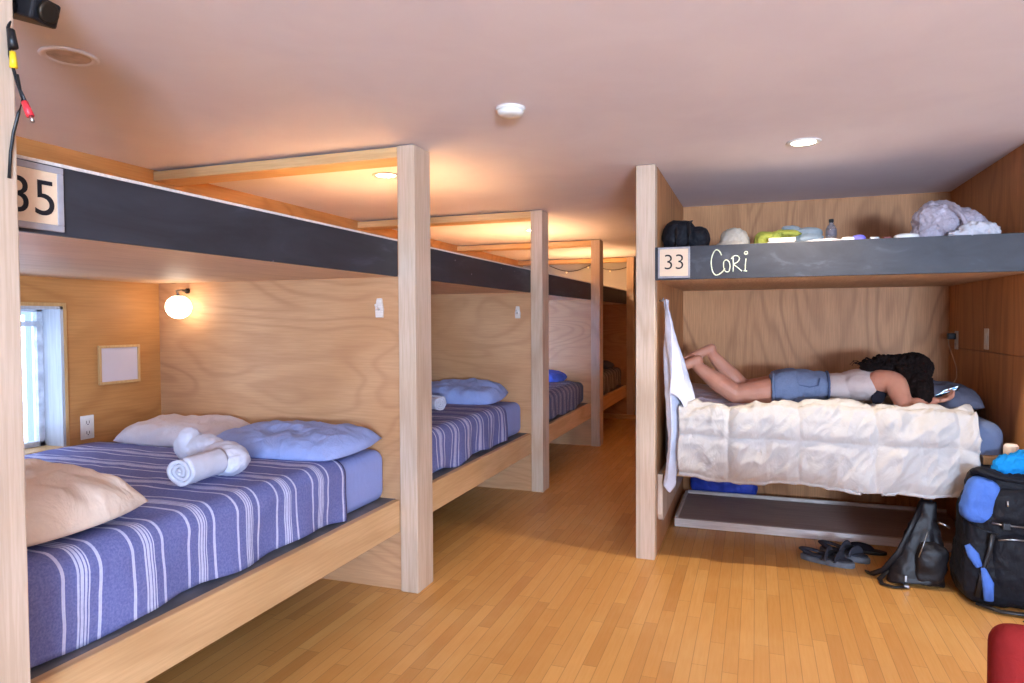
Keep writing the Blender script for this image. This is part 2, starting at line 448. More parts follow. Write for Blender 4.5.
# ------------------------------------------------------------------ bunk 33
t = thing('bunk_bed', (.35, 4.6, 0), 'built-in plywood bunk marked 33 across the right side, with the white comforter', 'bunk bed')
obj('post', MB().box(XR0, XR1, YR, YR+.09, 0, H-.004), W_POST, t, bevel=.004)
obj('side_panel', MB().box(XR0, XR1, YR+.0905, YB+.02, 0, H-.001), W_PLYV, t)
obj('upper_platform', MB().box(XR1, XW, YR+.018, YB, ZB+.001, ZB+.02), W_PLATU, t)
gb = obj('guard_board', MB().box(XR1, XW+.0, YR, YR+.018, ZB, ZT), CHALK, t, bevel=.002)
YBED = 3.98
obj('lower_platform', MB().box(XR1+.02, XW, YBED, YB, .445, .472), W_RAIL, t, bevel=.003)
poly = [(3.93, .46), (3.93, .23), (3.945, .20), (3.975, .185), (5.3, .185), (5.3, .46)]
mb = MB(); b = len(mb.v)
for x in (XR1, XR1+.03):
    mb.v += [(x, y, z) for y, z in poly]
n = len(poly)
for j in range(n): mb.f.append((j, (j+1) % n, n+(j+1) % n, n+j))
mb.f += [tuple(range(n))[::-1], tuple(range(n, 2*n))]
obj('side_support', mb, W_POST, t, bevel=.003)

# chalk name on the board: C O R i
def stroke(mb, pts, r=.0026):
    P = [(-.228+u*.1965, YR-.001, 1.578+v*.136) for u, v in pts]
    # smooth by Catmull-Rom
    out = []
    for i in range(len(P)-1):
        p0, p1, p2, p3 = [Vector(P[max(0, min(len(P)-1, k))]) for k in (i-1, i, i+1, i+2)]
        for s in range(6):
            q = s/6
            out.append(.5*((2*p1)+(-p0+p2)*q+(2*p0-5*p1+4*p2-p3)*q*q+(-p0+3*p1-3*p2+p3)*q**3))
    out.append(Vector(P[-1]))
    mb.tube(out, r, 6, .4, up=(0, 1, 0))
mb = MB()
stroke(mb, [(.27, .78), (.22, .93), (.13, 1.0), (.05, .85), (.0, .55), (.03, .2), (.11, .02), (.2, .03), (.3, .14), (.36, .26)], .0032)
stroke(mb, [(.4, .6), (.33, .52), (.33, .3), (.38, .14), (.46, .14), (.49, .32), (.47, .5), (.4, .6)])
stroke(mb, [(.57, .68), (.575, .4), (.57, .12)])
stroke(mb, [(.52, .62), (.6, .74), (.7, .72), (.73, .6), (.67, .48), (.58, .42), (.66, .32), (.8, .14)])
stroke(mb, [(.90, .62), (.885, .4), (.88, .14)]); stroke(mb, [(.84, .15), (.93, .13)])
stroke(mb, [(.88, .78), (.93, .80), (.93, .88), (.88, .89), (.86, .83), (.88, .78)], .0025)
obj('chalk_writing', mb, CHALKW, gb, smooth=True)

t = thing('number_sign', (-.415, YR, 1.570), 'square wooden plaque reading 33, framed in pale grey, beside the chalked name', 'sign', 'bunk number signs')
obj('plaque', MB().box(-.500, -.345, YR-.006, YR, 1.580, 1.730), PLAQUE, t)
obj('sign_frame', frame_mb(-.508, -.337, 1.569, 1.737, .010, YR-.009, YR), PLAQF, t, bevel=.002)
M = Matrix.Translation((-.4215, YR-.0065, 1.652)) @ Matrix(((1, 0, 0, 0), (0, 0, -1, 0), (0, 1, 0, 0), (0, 0, 0, 1)))
text_mesh('numerals', '33', .118, INK, t, M, bold=-.0014)

# ------------------------------------------------------------------ ceiling fittings
GLOW = emis('downlight_glow', (255, 236, 205), 30)
dl = [((.213, 3.62), 'round lit ceiling downlight above the open floor in front of bunk 33', 80),
      ((-2.05, 3.554), 'round lit ceiling downlight above the second bay, nearly touching the first free post', 190),
      ((-1.994, 6.188), 'small lit ceiling downlight above the third bay', 190),
      ((-1.924, 8.586), 'faint lit ceiling downlight above the last bay', 170)]
def spot(x, y, e, z=H-.02, size=1.55, col=(1, .86, .66)):
    l = bpy.data.lights.new('downlight_lamp', 'SPOT'); l.energy = e; l.color = col; l.spot_size = size; l.spot_blend = .6; l.shadow_soft_size = .05
    o = bpy.data.objects.new('downlight_lamp', l); COL.objects.link(o); o.location = (x, y, z); return o
for (x, y), lab, e in dl:
    t = thing('ceiling_downlight', (x, y, H), lab, 'ceiling light', 'ceiling downlights')
    obj('trim_ring', MB().lathe((x, y, H-.006), [(.052, .006), (.078, .006), (.080, .003), (.076, 0), (.060, 0), (.052, .004)], 32), WHITE, t, smooth=True)
    obj('light_disc', MB().lathe((x, y, H-.004), [(.058, .0), (.058, .002)], 32), GLOW, t)
    spot(x, y, e, size=1.9 if x > 0 else (1.55 if y < 5 else 2.1), col=(1, .86, .66) if x > 0 else (1, .83, .56))
spot(1.15, 1.5, 42, size=2.7); spot(-.3, -1.5, 22, size=2.7)
t = thing('ceiling_downlight', (-2.088, 1.618, H), 'large round unlit recessed fitting in the ceiling near the picture corner', 'ceiling light')
obj('trim_ring', MB().lathe((-2.088, 1.618, H-.008), [(.062, .008), (.082, .008), (.084, .005), (.078, 0), (.064, .002), (.060, .008)], 36), CEIL, t, smooth=True)
obj('light_disc', MB().lathe((-2.088, 1.618, H-.003), [(.062, 0), (.062, .002)], 32), plain('unlit_lens', (198, 186, 188), .5), t)
t = thing('smoke_detector', (-.939, 2.624, H), 'small round white smoke detector on the ceiling', 'smoke detector')
obj('base', MB().lathe((-.939, 2.624, H-.012), [(.058, 0), (.060, .004), (.060, .012)], 32), WHITE, t, smooth=True)
obj('cover', MB().lathe((-.939, 2.624, H-.034), [(.030, 0), (.044, .003), (.052, .010), (.054, .022)], 32), WHITE, t, smooth=True)
t = thing('string_lights', (-1.9, 9.42, 2.1), 'dark wire of tiny bulbs looped under the ceiling on the far end wall', 'string lights')
pts = []
for k in range(25):
    u = k/24; pts.append((-2.8+1.25*u, 9.44, 2.13-.09*abs(math.sin(u*PI*2))))
obj('wire', MB().tube(pts, .005, 6), DKMETAL, t, smooth=True)
BULB = emis('tiny_bulb', (255, 230, 180), .35)
for k in range(5, 25, 6): obj('bulb', MB().ell((pts[k][0], pts[k][1]-.01, pts[k][2]-.02), .013, nu=8, nv=6), BULB, t, smooth=True)

# ------------------------------------------------------------------ wall fittings
GLOBE = emis('lit_globe_glass', (255, 238, 212), 9)
def wall_lamp(yp, lab, k=1):
    t = thing('wall_lamp', (-2.945, yp, 1.50), lab, 'wall lamp', 'globe lamps on the partitions')
    yc = yp-.10
    obj('mounting_plate', MB().lathe((-2.985, yp-.012, 1.515), [(.015, 0), (.015, .010)], 20, axis=1), DKMETAL, t)
    obj('arm', MB().tube([(-2.985, yp-.01, 1.515), (-2.985, yp-.06, 1.518), (-2.965, yc, 1.512), (-2.955, yc, 1.485)], .007, 8), METAL, t, smooth=True)
    obj('shade_ring', MB().lathe((-2.955, yc, 1.475), [(.022, 0), (.024, .010), (.010, .016)], 20), DKMETAL, t, smooth=True)
    obj('globe', MB().ell((-2.955, yc, 1.424), (.066, .066, .063), nu=28, nv=18), GLOBE, t, smooth=True)
wall_lamp(YP[1]+.022, 'lit white globe lamp on the partition of bunk 35')
wall_lamp(YP[2]+.022, 'lit white globe lamp on the partition of the second bay')

def hook_tag(yp, lab):
    t = thing('wall_hook', (-1.765, yp, 1.38), lab, 'hook', 'hooks on the partitions')
    obj('back_plate', MB().prism([(-1.785, 1.36), (-1.745, 1.36), (-1.742, 1.40), (-1.752, 1.455), (-1.778, 1.455), (-1.788, 1.40)], yp-.012, yp, axis=1), W_TRAYE, t, bevel=.002)
    obj('peg', MB().tube([(-1.765, yp-.01, 1.40), (-1.765, yp-.035, 1.405), (-1.765, yp-.045, 1.425)], .006, 8), W_TRAYE, t, smooth=True)
hook_tag(YP[1]+.022, 'small pale wooden hook on the partition of bunk 35')
hook_tag(YP[2]+.022, 'small pale wooden hook on the partition of the second bay')

t = thing('whiteboard', (XL, 2.72, 1.02), 'small blank whiteboard in a wooden frame on the wall of bunk 35', 'whiteboard')
obj('panel', MB().box(XL, XL+.006, 2.605, 2.835, 1.03, 1.21), BOARDW, t)
f = frame_mb(2.595, 2.845, 1.018, 1.222, .014, 0, .014); f.v = [(XL+y, x, z) for x, y, z in f.v]
obj('frame', f, W_TRIM, t, bevel=.002)

def outlet(loc, facing, lab, name='wall_outlet', slots=True):
    t = thing(name, loc, lab, 'outlet' if slots else 'switch')
    s = facing
    mb = MB(); x, y, z = loc
    obj('cover_plate', MB().box(min(x, x+s*.006), max(x, x+s*.006), y-.037, y+.037, z-.06, z+.06), WHITE, t, bevel=.003)
    if slots:
        for dz in (-.026, .026):
            q = obj('socket', MB().box(min(x+s*.006, x+s*.0085), max(x+s*.006, x+s*.0085), y-.017, y+.017, z+dz-.017, z+dz+.017), WHITE, t, bevel=.004)
            obj('slot', MB().box(min(x+s*.0085, x+s*.009), max(x+s*.0085, x+s*.009), y-.009, y-.006, z+dz-.007, z+dz+.007)
                .box(min(x+s*.0085, x+s*.009), max(x+s*.0085, x+s*.009), y+.006, y+.009, z+dz-.007, z+dz+.007)
                .box(min(x+s*.0085, x+s*.009), max(x+s*.0085, x+s*.009), y-.003, y+.003, z+dz-.014, z+dz-.009), INK, q)
    else:
        obj('rocker', MB().box(min(x+s*.006, x+s*.010), max(x+s*.006, x+s*.010), y-.016, y+.016, z-.034, z+.034), WHITE, t, bevel=.002)
    return t
outlet((XL, 2.527, .811), 1, 'white double power outlet below the window of bunk 35')
outlet((XW, 5.175, 1.20), -1, 'white double power outlet above the slate pillow, charger plugged in')
outlet((XW, 4.56, 1.224), -1, 'white wall switch plate beside bunk 33', 'light_switch', False)
t = thing('phone_charger', (XW-.03, 5.175, 1.226), 'black charger plug with a thin pale cable hanging to the slate pillow', 'charger')
obj('plug', MB().box(XW-.055, XW-.0095, 5.155, 5.195, 1.205, 1.245), BLACKP, t, bevel=.005)
obj('cable', MB().tube([(XW-.05, 5.175, 1.206), (XW-.045, 5.17, 1.16), (XW-.03, 5.12, 1.08), (XW-.022, 5.08, 1.02), (XW-.03, 5.05, .96), (XW-.06, 4.98, .94)], .003, 6), plain('beige_cable', (186, 150, 120)), t, smooth=True)

# ------------------------------------------------------------------ soft furnishing makers
def nz(x, y, z, s=1.0): return noise.noise(Vector((x*s, y*s, z*s)))

def pillow_mb(w, d, h, seed=0, wr=1.0, n=64):
    """pillow lying flat, centre at origin, base at z=0"""
    mb = MB()
    def shape(u, v, top):
        a, b = u*2-1, v*2-1
        pin = 1-.07*(b*b)*(1-a*a)*0 - .06*(1-abs(a))*0
        x = a*w/2*(1-.06*(1-b*b)*abs(a)**3*-1-.05*(1-abs(b))*0); x = a*w/2*math.sqrt(1-.20*b*b)*(1.0+.02*abs(a*b)**6)
        y = b*d/2*math.sqrt(1-.20*a*a)*(1.0+.02*abs(a*b)**6)
        e = max(0, (1-abs(a)**4.2))**.46*max(0, (1-abs(b)**3.6))**.46
        k = nz(x*6+seed, y*6, seed*3.1)*.5+nz(x*14+seed, y*14, seed)*.3
        edge = (abs(a)**4+abs(b)**4)*.5
        rad = math.sin(math.atan2(b, a)*14+seed*2+nz(x*8, y*8, seed)*3)*edge*.35
        if top: z = h*.22+e*h*.78*(1+.30*wr*k+.24*wr*rad-.26*wr*abs(nz(x*7+y*4+seed, y*9-x*2, seed*2))-.12*wr*abs(nz(x*17+seed, y*15, 4)))
        else: z = h*.22-e*h*.22
        return (x, y, z)
    mb.grid(lambda u, v: shape(u, v, True), n, n); mb.grid(lambda u, v: shape(u, v, False), n, n)
    return mb

def weld(o, d=.0006):
    bm = bmesh.new(); bm.from_mesh(o.data); bmesh.ops.remove_doubles(bm, verts=bm.verts, dist=d)
    bmesh.ops.recalc_face_normals(bm, faces=bm.faces); bm.to_mesh(o.data); bm.free(); return o

def pillow(loc, w, d, h, rot, mat, label, seed, group=None, name='pillow'):
    mb = pillow_mb(w, d, h, seed); M = Matrix.Translation(loc) @ Matrix.Rotation(rot[2], 4, 'Z') @ Matrix.Rotation(rot[1], 4, 'Y') @ Matrix.Rotation(rot[0], 4, 'X')
    o = weld(obj(name, mb.xf(M), mat, smooth=True, loc=loc)); return tag(o, label, 'pillow', group)

def mattress(x0, x1, y0, y1, z0, z1, mat, label, r=.055, group=None):
    mb = MB(); mb.box(x0, x1, y0, y1, z0, z1)
    o = obj('mattress', mb, mat, bevel=r)
    return tag(o, label, 'mattress', group)

def blanket(x0, x1, y0, y1, ztop, zhem, mat, label, seed=0, r=.07, group=None, endfold=False):
    """throw draped over a mattress: flat on top, over the +X edge and down to zhem"""
    Ltop = x1-r-x0; Larc = PI/2*r; Ldrop = ztop-r-zhem; T = Ltop+Larc+Ldrop
    def P(u, v):
        y = y0+(y1-y0)*v; s = u*T
        if s < Ltop: x, z, nx, nzv = x0+s, ztop, 0, 1
        elif s < Ltop+Larc:
            a = (s-Ltop)/r; x, z, nx, nzv = x1-r+r*math.sin(a), ztop-r+r*math.cos(a), math.sin(a), math.cos(a)
        else:
            q = s-Ltop-Larc; x, z, nx, nzv = x1, ztop-r-q, 1, 0
            q2 = q/max(Ldrop, .01); z += q2*q2*.022*nz(y*3.3+seed, 1, seed)*2; x += q2*.010*math.sin(y*17+seed)
        k = .008*nz(x*4+seed, y*4, z*4)+.004*nz(x*12, y*12+seed, z*12)
        return (x+nx*k, y+(.012*nz(s*5, seed, 3) if v in (0, 1) else 0), z+nzv*k)
    mb = MB().grid(P, 110, 110)
    o = obj('striped_blanket', mb, mat, smooth=True, solid=.010, loc=((x0+x1)/2, 0, ztop))
    return tag(o, label, 'blanket', group)

GB = 'striped blankets on the left bunks'; GM = 'mattresses on the left bunks'
# bay 1 (35)
MX = -1.722
mattress(XL+.02, MX, 1.07, 2.960, .458, .712, SHEET, 'periwinkle fitted mattress of bunk 35, in front of the window', group=GM)
blanket(XL+.03, MX+.020, 1.065, 2.57, .734, .478, BLANK, 'blue chambray blanket with white stripes over bunk 35', 1, group=GB)
pillow((-2.765, 2.745, .735), .64, .40, .115, (.08, 0, .06), PILW, 'white pillow in the corner behind the rolled towels', 3)
pillow((-2.065, 2.69, .735), .77, .48, .115, (.06, 0, -.03), PILB, 'periwinkle pillow against the partition of bunk 35', 8)
pillow((-2.13, 1.365, .744), .74, .54, .165, (0, .02, .08), PILC, 'cream pillow at the near end of bunk 35, half behind the post', 14)
# bay 2
mattress(XL+.02, MX, 3.15, 5.05, .458, .708, SHEET, 'periwinkle fitted mattress in the second bay', group=GM)
blanket(XL+.03, MX+.020, 3.16, 4.64, .730, .476, m_blanket('striped_chambray_b', (122, 126, 176), (98, 102, 154), (206, 208, 234), period=.2, phase=.15), 'blue chambray blanket with white stripes in the second bay', 5, group=GB)
pillow((-2.13, 4.79, .730), .70, .42, .15, (.12, 0, -.02), PILB, 'plump periwinkle pillow in the second bay, under the wooden hook', 21)
# bay 3
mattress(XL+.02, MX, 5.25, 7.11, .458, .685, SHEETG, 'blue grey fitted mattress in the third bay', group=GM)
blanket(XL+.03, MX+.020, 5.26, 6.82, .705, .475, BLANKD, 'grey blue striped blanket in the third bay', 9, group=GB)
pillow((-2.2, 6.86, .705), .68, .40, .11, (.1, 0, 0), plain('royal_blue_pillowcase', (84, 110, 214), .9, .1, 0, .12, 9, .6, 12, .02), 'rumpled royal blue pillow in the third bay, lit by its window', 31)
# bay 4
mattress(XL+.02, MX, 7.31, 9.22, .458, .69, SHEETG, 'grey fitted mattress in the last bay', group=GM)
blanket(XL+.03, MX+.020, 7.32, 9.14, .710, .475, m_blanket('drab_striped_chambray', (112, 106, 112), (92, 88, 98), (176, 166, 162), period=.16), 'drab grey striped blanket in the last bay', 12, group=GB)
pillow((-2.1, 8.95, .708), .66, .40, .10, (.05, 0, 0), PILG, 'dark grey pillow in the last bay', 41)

# rolled towels
def roll(loc, r, L, rotz, label, seed, turns=3.2, taper=0, roty=0, name='rolled_towel', mat=COTTON):
    mb = MB(); n = 90; th = r/(turns+.6)*.80
    def P(t, off):
        a = t*turns*2*PI; rr = .12*r+(r*.88)*t
        rr2 = rr+off
        return rr2*math.cos(a), rr2*math.sin(a)
    prof = [P(i/(n-1), 0) for i in range(n)]+[P(i/(n-1), -th) for i in range(n-1, -1, -1)]
    m = len(prof); K = 14
    for k in range(K):
        q = k/(K-1); y = (q-.5)*L; sc = 1-taper*q+.05*nz(q*5, seed, 2)
        for i, (x, z) in enumerate(prof):
            w = 1+.06*nz(x*30+seed, q*4, z*30)
            mb.v.append((x*sc*w, y+.012*nz(x*20, seed, z*20), z*sc*w*.9))
    for k in range(K-1):
        for i in range(m):
            a = k*m+i; d = k*m+(i+1) % m; mb.f.append((a, d, d+m, a+m))
    for k in (0, K-1):
        for i in range(n-1):
            a, b2 = k*m+i, k*m+i+1; c, d = k*m+(m-1-i-1), k*m+(m-1-i)
            mb.f.append((a, b2, c, d))
    M = Matrix.Translation(loc) @ Matrix.Rotation(rotz, 4, 'Z') @ Matrix.Rotation(roty, 4, 'X')
    return tag(obj(name, mb.xf(M), mat, smooth=True, loc=loc), label, 'towel', 'white towels on the left bunks')
roll((-1.968, 2.000, .800), .064, .20, .10, 'small tightly rolled white towel, spiral end showing, on bunk 35', 2)
tw = MB()
for a, b_, r in [((-2.36, 2.36, .80), (-2.24, 2.30, .80), (.075, .07, .060)), ((-2.22, 2.30, .80), (-2.0, 2.2, .8), (.10, .075, .062)), ((-2.05, 2.22, .795), 0, (.12, .085, .062)), ((-2.34, 2.33, .82), 0, (.05, .05, .07))]:
    tw.ell((a[0]+.045, a[1]-.04, a[2]), (r[0]*1.05, r[1], r[2]*1.08), Matrix.Rotation(-.45, 3, 'Z'))
tag(obj('folded_towel', tw, COTTON, remesh=.007, smooth_it=3, disp=[(.05, .02), (.02, .006)]), 'loosely bundled white towel behind the small rolled one', 'towel', 'white towels on the left bunks')
roll((-2.11, 4.20, .785), .058, .24, 1.2, 'white rolled towel in the second bay, peeping past the first free post', 6)

# ------------------------------------------------------------------ bed 33: mattress, sheet, comforter, pillow
mattress(XR1+.035, XW-.075, YBED-.03, YB-.01, .474, .825, SHEETG, 'blue grey mattress of bunk 33, its end showing past the comforter', r=.07)
def PSH(u, v):
    x = XR1+.06+u*.58; y = 4.12+v*1.2; return (x, y, .842+.030*max(0, nz(x*6, y*6, 1))+.014*nz(x*18, y*18, 4)+.045*max(0, 1-u*2.2)*min(1, v*6)*(1-.5*v))
tag(obj('bed_sheet', MB().grid(PSH, 40, 50), SHEETW, smooth=True, solid=.01), 'pale striped crumpled sheet by the bare feet', 'sheet')
cx0, cx1 = -.40, 1.055
def comf():
    prof = [(5.0, .835), (4.75, .840), (4.5, .845), (4.3, .850), (4.15, .862), (4.03, .886), (3.96, .892), (3.90, .868), (3.868, .81), (3.858, .74), (3.858, .66), (3.862, .58), (3.870, .50), (3.872, .455)]
    # arclength
    d = [0]
    for a, b in zip(prof, prof[1:]): d.append(d[-1]+math.dist(a, b))
    T = d[-1]
    def at(s):
        s = max(0, min(T, s))
        for i in range(len(prof)-1):
            if s <= d[i+1]+1e-9:
                q = (s-d[i])/(d[i+1]-d[i]); a, b = prof[i], prof[i+1]
                return Vector((0, a[0]+(b[0]-a[0])*q, a[1]+(b[1]-a[1])*q))
    def P(u, v):
        s = v*T; x = cx0+(cx1-cx0)*u
        back = (s < d[5])
        hem = (.035*nz(x*2.7, 7, 1)+.018*nz(x*8, 3, 2)-.03*math.exp(-((x+.42)/.16)**2)*-1*1.0)
        s2 = s - (max(0, s-d[8])/(T-d[8]))*hem*1.0
        p = at(s2); t = at(s2+.02)-at(s2-.02); t.normalize(); nrm = Vector((0, -t.z, t.y))
        if nrm.z < 0 and s < d[7]: nrm = -nrm
        if s >= d[7] and nrm.y > 0: nrm = -nrm
        # right edge droops
        e = max(0, (u-.93)/.07); 
        # quilt seams: along x every .36, along s near top corner and front
        sx = (x-cx0+.10)/.36; fx = abs((sx % 1)-.5)*2; sv = (T-s-.01)/.235; fv = abs((sv % 1)-.5)*2
        puff = (1-fx**5)*(1-fv**5)
        wr = .030*nz(x*5+3, s*5, 2)-.034*abs(nz(x*9+s*5, s*5-x*4, 5))-.016*abs(nz(x*20+s*13, s*12, 9))
        fold = .034*abs(nz(x*3.6+s*3.0, s*1.6+5, 7))+.010
        k = .030*puff+wr*(.45+.55*puff)+fold-.020
        if back: k = k*.6
        x2 = x+.012*nz(s*6, x*5, 3)-(e*e*.03)
        xx = x2 if u < .93 else x2
        q = p+nrm*k; q.x = xx; q.z -= .030*max(0, min(1, (.15-x)/.3))*max(0, min(1, (d[9]-s)/.15)); q.z -= e*e*.05*(1 if back else .3)
        return q
    return MB().grid(P, 300, 230)
c = obj('comforter', comf(), DOWN, smooth=True, solid=.012, loc=(.3, 4.2, .8))
tag(c, 'puffy ivory quilted comforter hanging over the side of bunk 33', 'comforter')
pillow((1.00, 4.62, .83), .62, .40, .14, (.05, .02, PI/2-.05), PILG, 'slate grey pillow at the head of bunk 33 beyond the phone', 51)

# hanging white towel by the post
def hang(u, v):
    # v down, u across (along Y)
    w = .05+.17*min(1, v*1.8)
    y = 3.985+(u-.5)*w*1.0-.03*v
    bot = .36+.30*abs(u-.25)**.8
    z = 1.455-(1.455-bot)*v
    x = XR1+.030+.135*min(1, v*1.35)**1.2*(.25+.75*u)*(1-.35*max(0, v-.75)/.25)+.022*math.sin(u*15+v*2.4)*min(1, v*3)+.006
    x += max(0, .03*math.sin(v*9+u*3))*u
    return (x, y, z)
def hang2(u, v):
    w = .04+.15*min(1, v*2.2)
    y = 3.955+(u-.5)*w-.02*v
    bot = .62+.30*(1-u)+.05*math.sin(u*9)
    z = 1.458-(1.458-bot)*v
    x = XR1+.048+.15*min(1, v*1.25)**1.2*(.35+.65*u)+.026*math.sin(u*11+v*3+1)*min(1, v*3)
    return (x, y, z)
t = tag(obj('hanging_towel', MB().grid(hang, 40, 70).grid(hang2, 34, 60), COTTON, smooth=True, solid=.006, disp=[(.05, .008)]), 'long white towel hanging down inside the post of bunk 33', 'towel')
t = thing('towel_hook', (XR1+.002, 3.985, 1.46), 'small metal hook that holds the long white towel', 'hook')
obj('peg', MB().tube([(XR1, 3.985, 1.452), (XR1+.02, 3.985, 1.450), (XR1+.028, 3.985, 1.468)], .004, 8), METAL, t, smooth=True)

# ------------------------------------------------------------------ person lying prone
P_ = thing('person', (.3, 4.4, .86), 'person with long dark curly hair lying face down in denim shorts, looking at a phone', 'person')
def limb(mb, pts, rad, n=14):
    # resample path smoothly with interpolated radii
    P = [Vector(p) for p in pts]; out = []; rr = []
    for i in range(len(P)-1):
        p0, p1, p2, p3 = [P[max(0, min(len(P)-1, k))] for k in (i-1, i, i+1, i+2)]
        for s in range(6):
            q = s/6; out.append(.5*((2*p1)+(-p0+p2)*q+(2*p0-5*p1+4*p2-p3)*q*q+(-p0+3*p1-3*p2+p3)*q**3)); rr.append(rad[i]+(rad[i+1]-rad[i])*q)
    out.append(P[-1]); rr.append(rad[-1]); mb.tube(out, rr, n)
    mb.ell(out[0], rr[0]*.98, nu=12, nv=8); mb.ell(out[-1], rr[-1]*.98, nu=12, nv=8)
body = MB()
# trunk
body.ell((.24, 4.40, .945), (.15, .165, .085)); body.ell((.20, 4.33, .965), (.10, .085, .07)); body.ell((.20, 4.48, .965), (.10, .085, .07))
body.ell((.42, 4.40, .940), (.14, .130, .072)); body.ell((.58, 4.40, .955), (.15, .150, .085)); body.ell((.68, 4.40, .975), (.09, .165, .075))
# legs
limb(body, [(.20, 4.31, .935), (.06, 4.295, .915), (-.105, 4.28, .895)], [.092, .076, .056])
limb(body, [(-.105, 4.28, .892), (-.20, 4.29, .955), (-.275, 4.30, 1.010), (-.335, 4.31, 1.055)], [.056, .060, .045, .033])
limb(body, [(.20, 4.49, .935), (.08, 4.50, .92), (-.07, 4.50, .905)], [.092, .076, .056])
limb(body, [(-.07, 4.50, .905), (-.145, 4.50, .985), (-.205, 4.495, 1.055), (-.255, 4.49, 1.115)], [.055, .058, .044, .033])
def foot(mb, an, heel, ball, toe, side):
    limb(mb, [an, heel], [.030, .029]); limb(mb, [heel, tuple((Vector(heel)+Vector(ball))/2), ball], [.029, .030, .030])
    d = (Vector(toe)-Vector(ball)); sd = Vector(side)
    mb.ell(tuple(Vector(ball)+sd*.012), (.03, .034, .022)); mb.ell(tuple(Vector(ball)-sd*.012), (.03, .034, .020))
    for k, (o, L, r) in enumerate([(.028, 1.0, .0125), (.010, .98, .0095), (-.005, .9, .009), (-.019, .8, .0085), (-.031, .68, .008)]):
        a = Vector(ball)+sd*o; b = a+d*L; mb.tube([a, (a+b)/2+Vector((0, 0, .004)), b], [r, r, r*.9], 10); mb.ell(b, r, nu=10, nv=6)
foot(body, (-.335, 4.31, 1.055), (-.330, 4.315, 1.098), (-.440, 4.28, 1.045), (-.490, 4.265, 1.020), (0, .8, -.3))
foot(body, (-.255, 4.49, 1.115), (-.262, 4.495, 1.162), (-.390, 4.46, 1.100), (-.445, 4.445, 1.075), (0, -.8, .3))
# shoulders, arms
limb(body, [(.66, 4.30, .99), (.72, 4.25, .985), (.74, 4.19, .925), (.75, 4.13, .878)], [.068, .062, .052, .040])
limb(body, [(.75, 4.13, .878), (.82, 4.17, .882), (.905, 4.235, .895)], [.040, .036, .025])
limb(body, [(.66, 4.50, .985), (.715, 4.56, .985), (.78, 4.63, .93), (.81, 4.66, .895)], [.062, .054, .044, .036])
limb(body, [(.81, 4.66, .895), (.89, 4.58, .893), (.955, 4.47, .905)], [.036, .034, .024])
# neck and head
limb(body, [(.70, 4.40, 1.00), (.77, 4.395, 1.02), (.81, 4.39, 1.03)], [.062, .050, .05])
HC = Vector((.850, 4.385, 1.030))
hd = Matrix.Rotation(.55, 3, 'Y')   # face looks +X and down
def H_(x, y, z): return tuple(HC+hd @ Vector((x, y, z)))
body.ell(H_(-.02, 0, .01), (.088, .072, .088), hd); body.ell(H_(.022, 0, -.035), (.062, .056, .062), hd); body.ell(H_(.052, 0, -.078), (.022, .026, .018), hd)
body.ell(H_(.086, 0, -.020), (.014, .011, .018), hd); body.ell(H_(.080, 0, .0), (.010, .008, .02), hd)
body.ell(H_(.076, 0, -.052), (.010, .022, .006), hd); body.ell(H_(.075, 0, -.062), (.009, .018, .006), hd)
body.ell(H_(.0, .074, -.012), (.014, .008, .024), hd); body.ell(H_(.0, -.074, -.012), (.014, .008, .024), hd)
# hands: palms and fingers
def hand(mb, wrist, direction, up, curl, flip):
    w = Vector(wrist); d = Vector(direction).normalized(); u = Vector(up).normalized(); s = d.cross(u).normalized()*flip
    rot = Matrix((d, s, u)).transposed()
    mb.ell(tuple(w+d*.045), (.048, .038, .016), rot)
    for k, (o, L) in enumerate([(-.027, .062), (-.009, .072), (.009, .068), (.026, .054)]):
        a = w+d*.078+s*o; b = a+d*L*.5*math.cos(curl*.5)+u*L*.5*math.sin(curl*.5); c = b+d*L*.5*math.cos(curl*1.6)+u*L*.5*math.sin(curl*1.6)
        mb.tube([a-d*.015, a, b, c], [.0095, .0095, .009, .0075], 10); mb.ell(c, .0076, nu=10, nv=6); mb.ell(b, .0092, nu=10, nv=6)
    a = w+d*.02-s*.03; b = a-s*.022+d*.024+u*.006; c = b+d*.026+u*.014
    mb.tube([a, b, c], [.013, .011, .008], 10); mb.ell(c, .0082, nu=10, nv=6)
hand(body, (.905, 4.235, .895), (.65, .45, .08), (-.15, 0, 1), .7, -1)
hand(body, (.955, 4.47, .905), (.4, -.65, .02), (-.1, 0, 1), .7, 1)
bo = obj('body', body, SKIN, P_, remesh=.0055, smooth_it=3)
# eyes, brows, lips
for sy in (-1, 1):
    obj('eye', MB().ell(H_(.070, sy*.027, -.004), (.010, .013, .008), hd, 12, 8), plain('eye_white', (226, 220, 214), .2), P_, smooth=True)
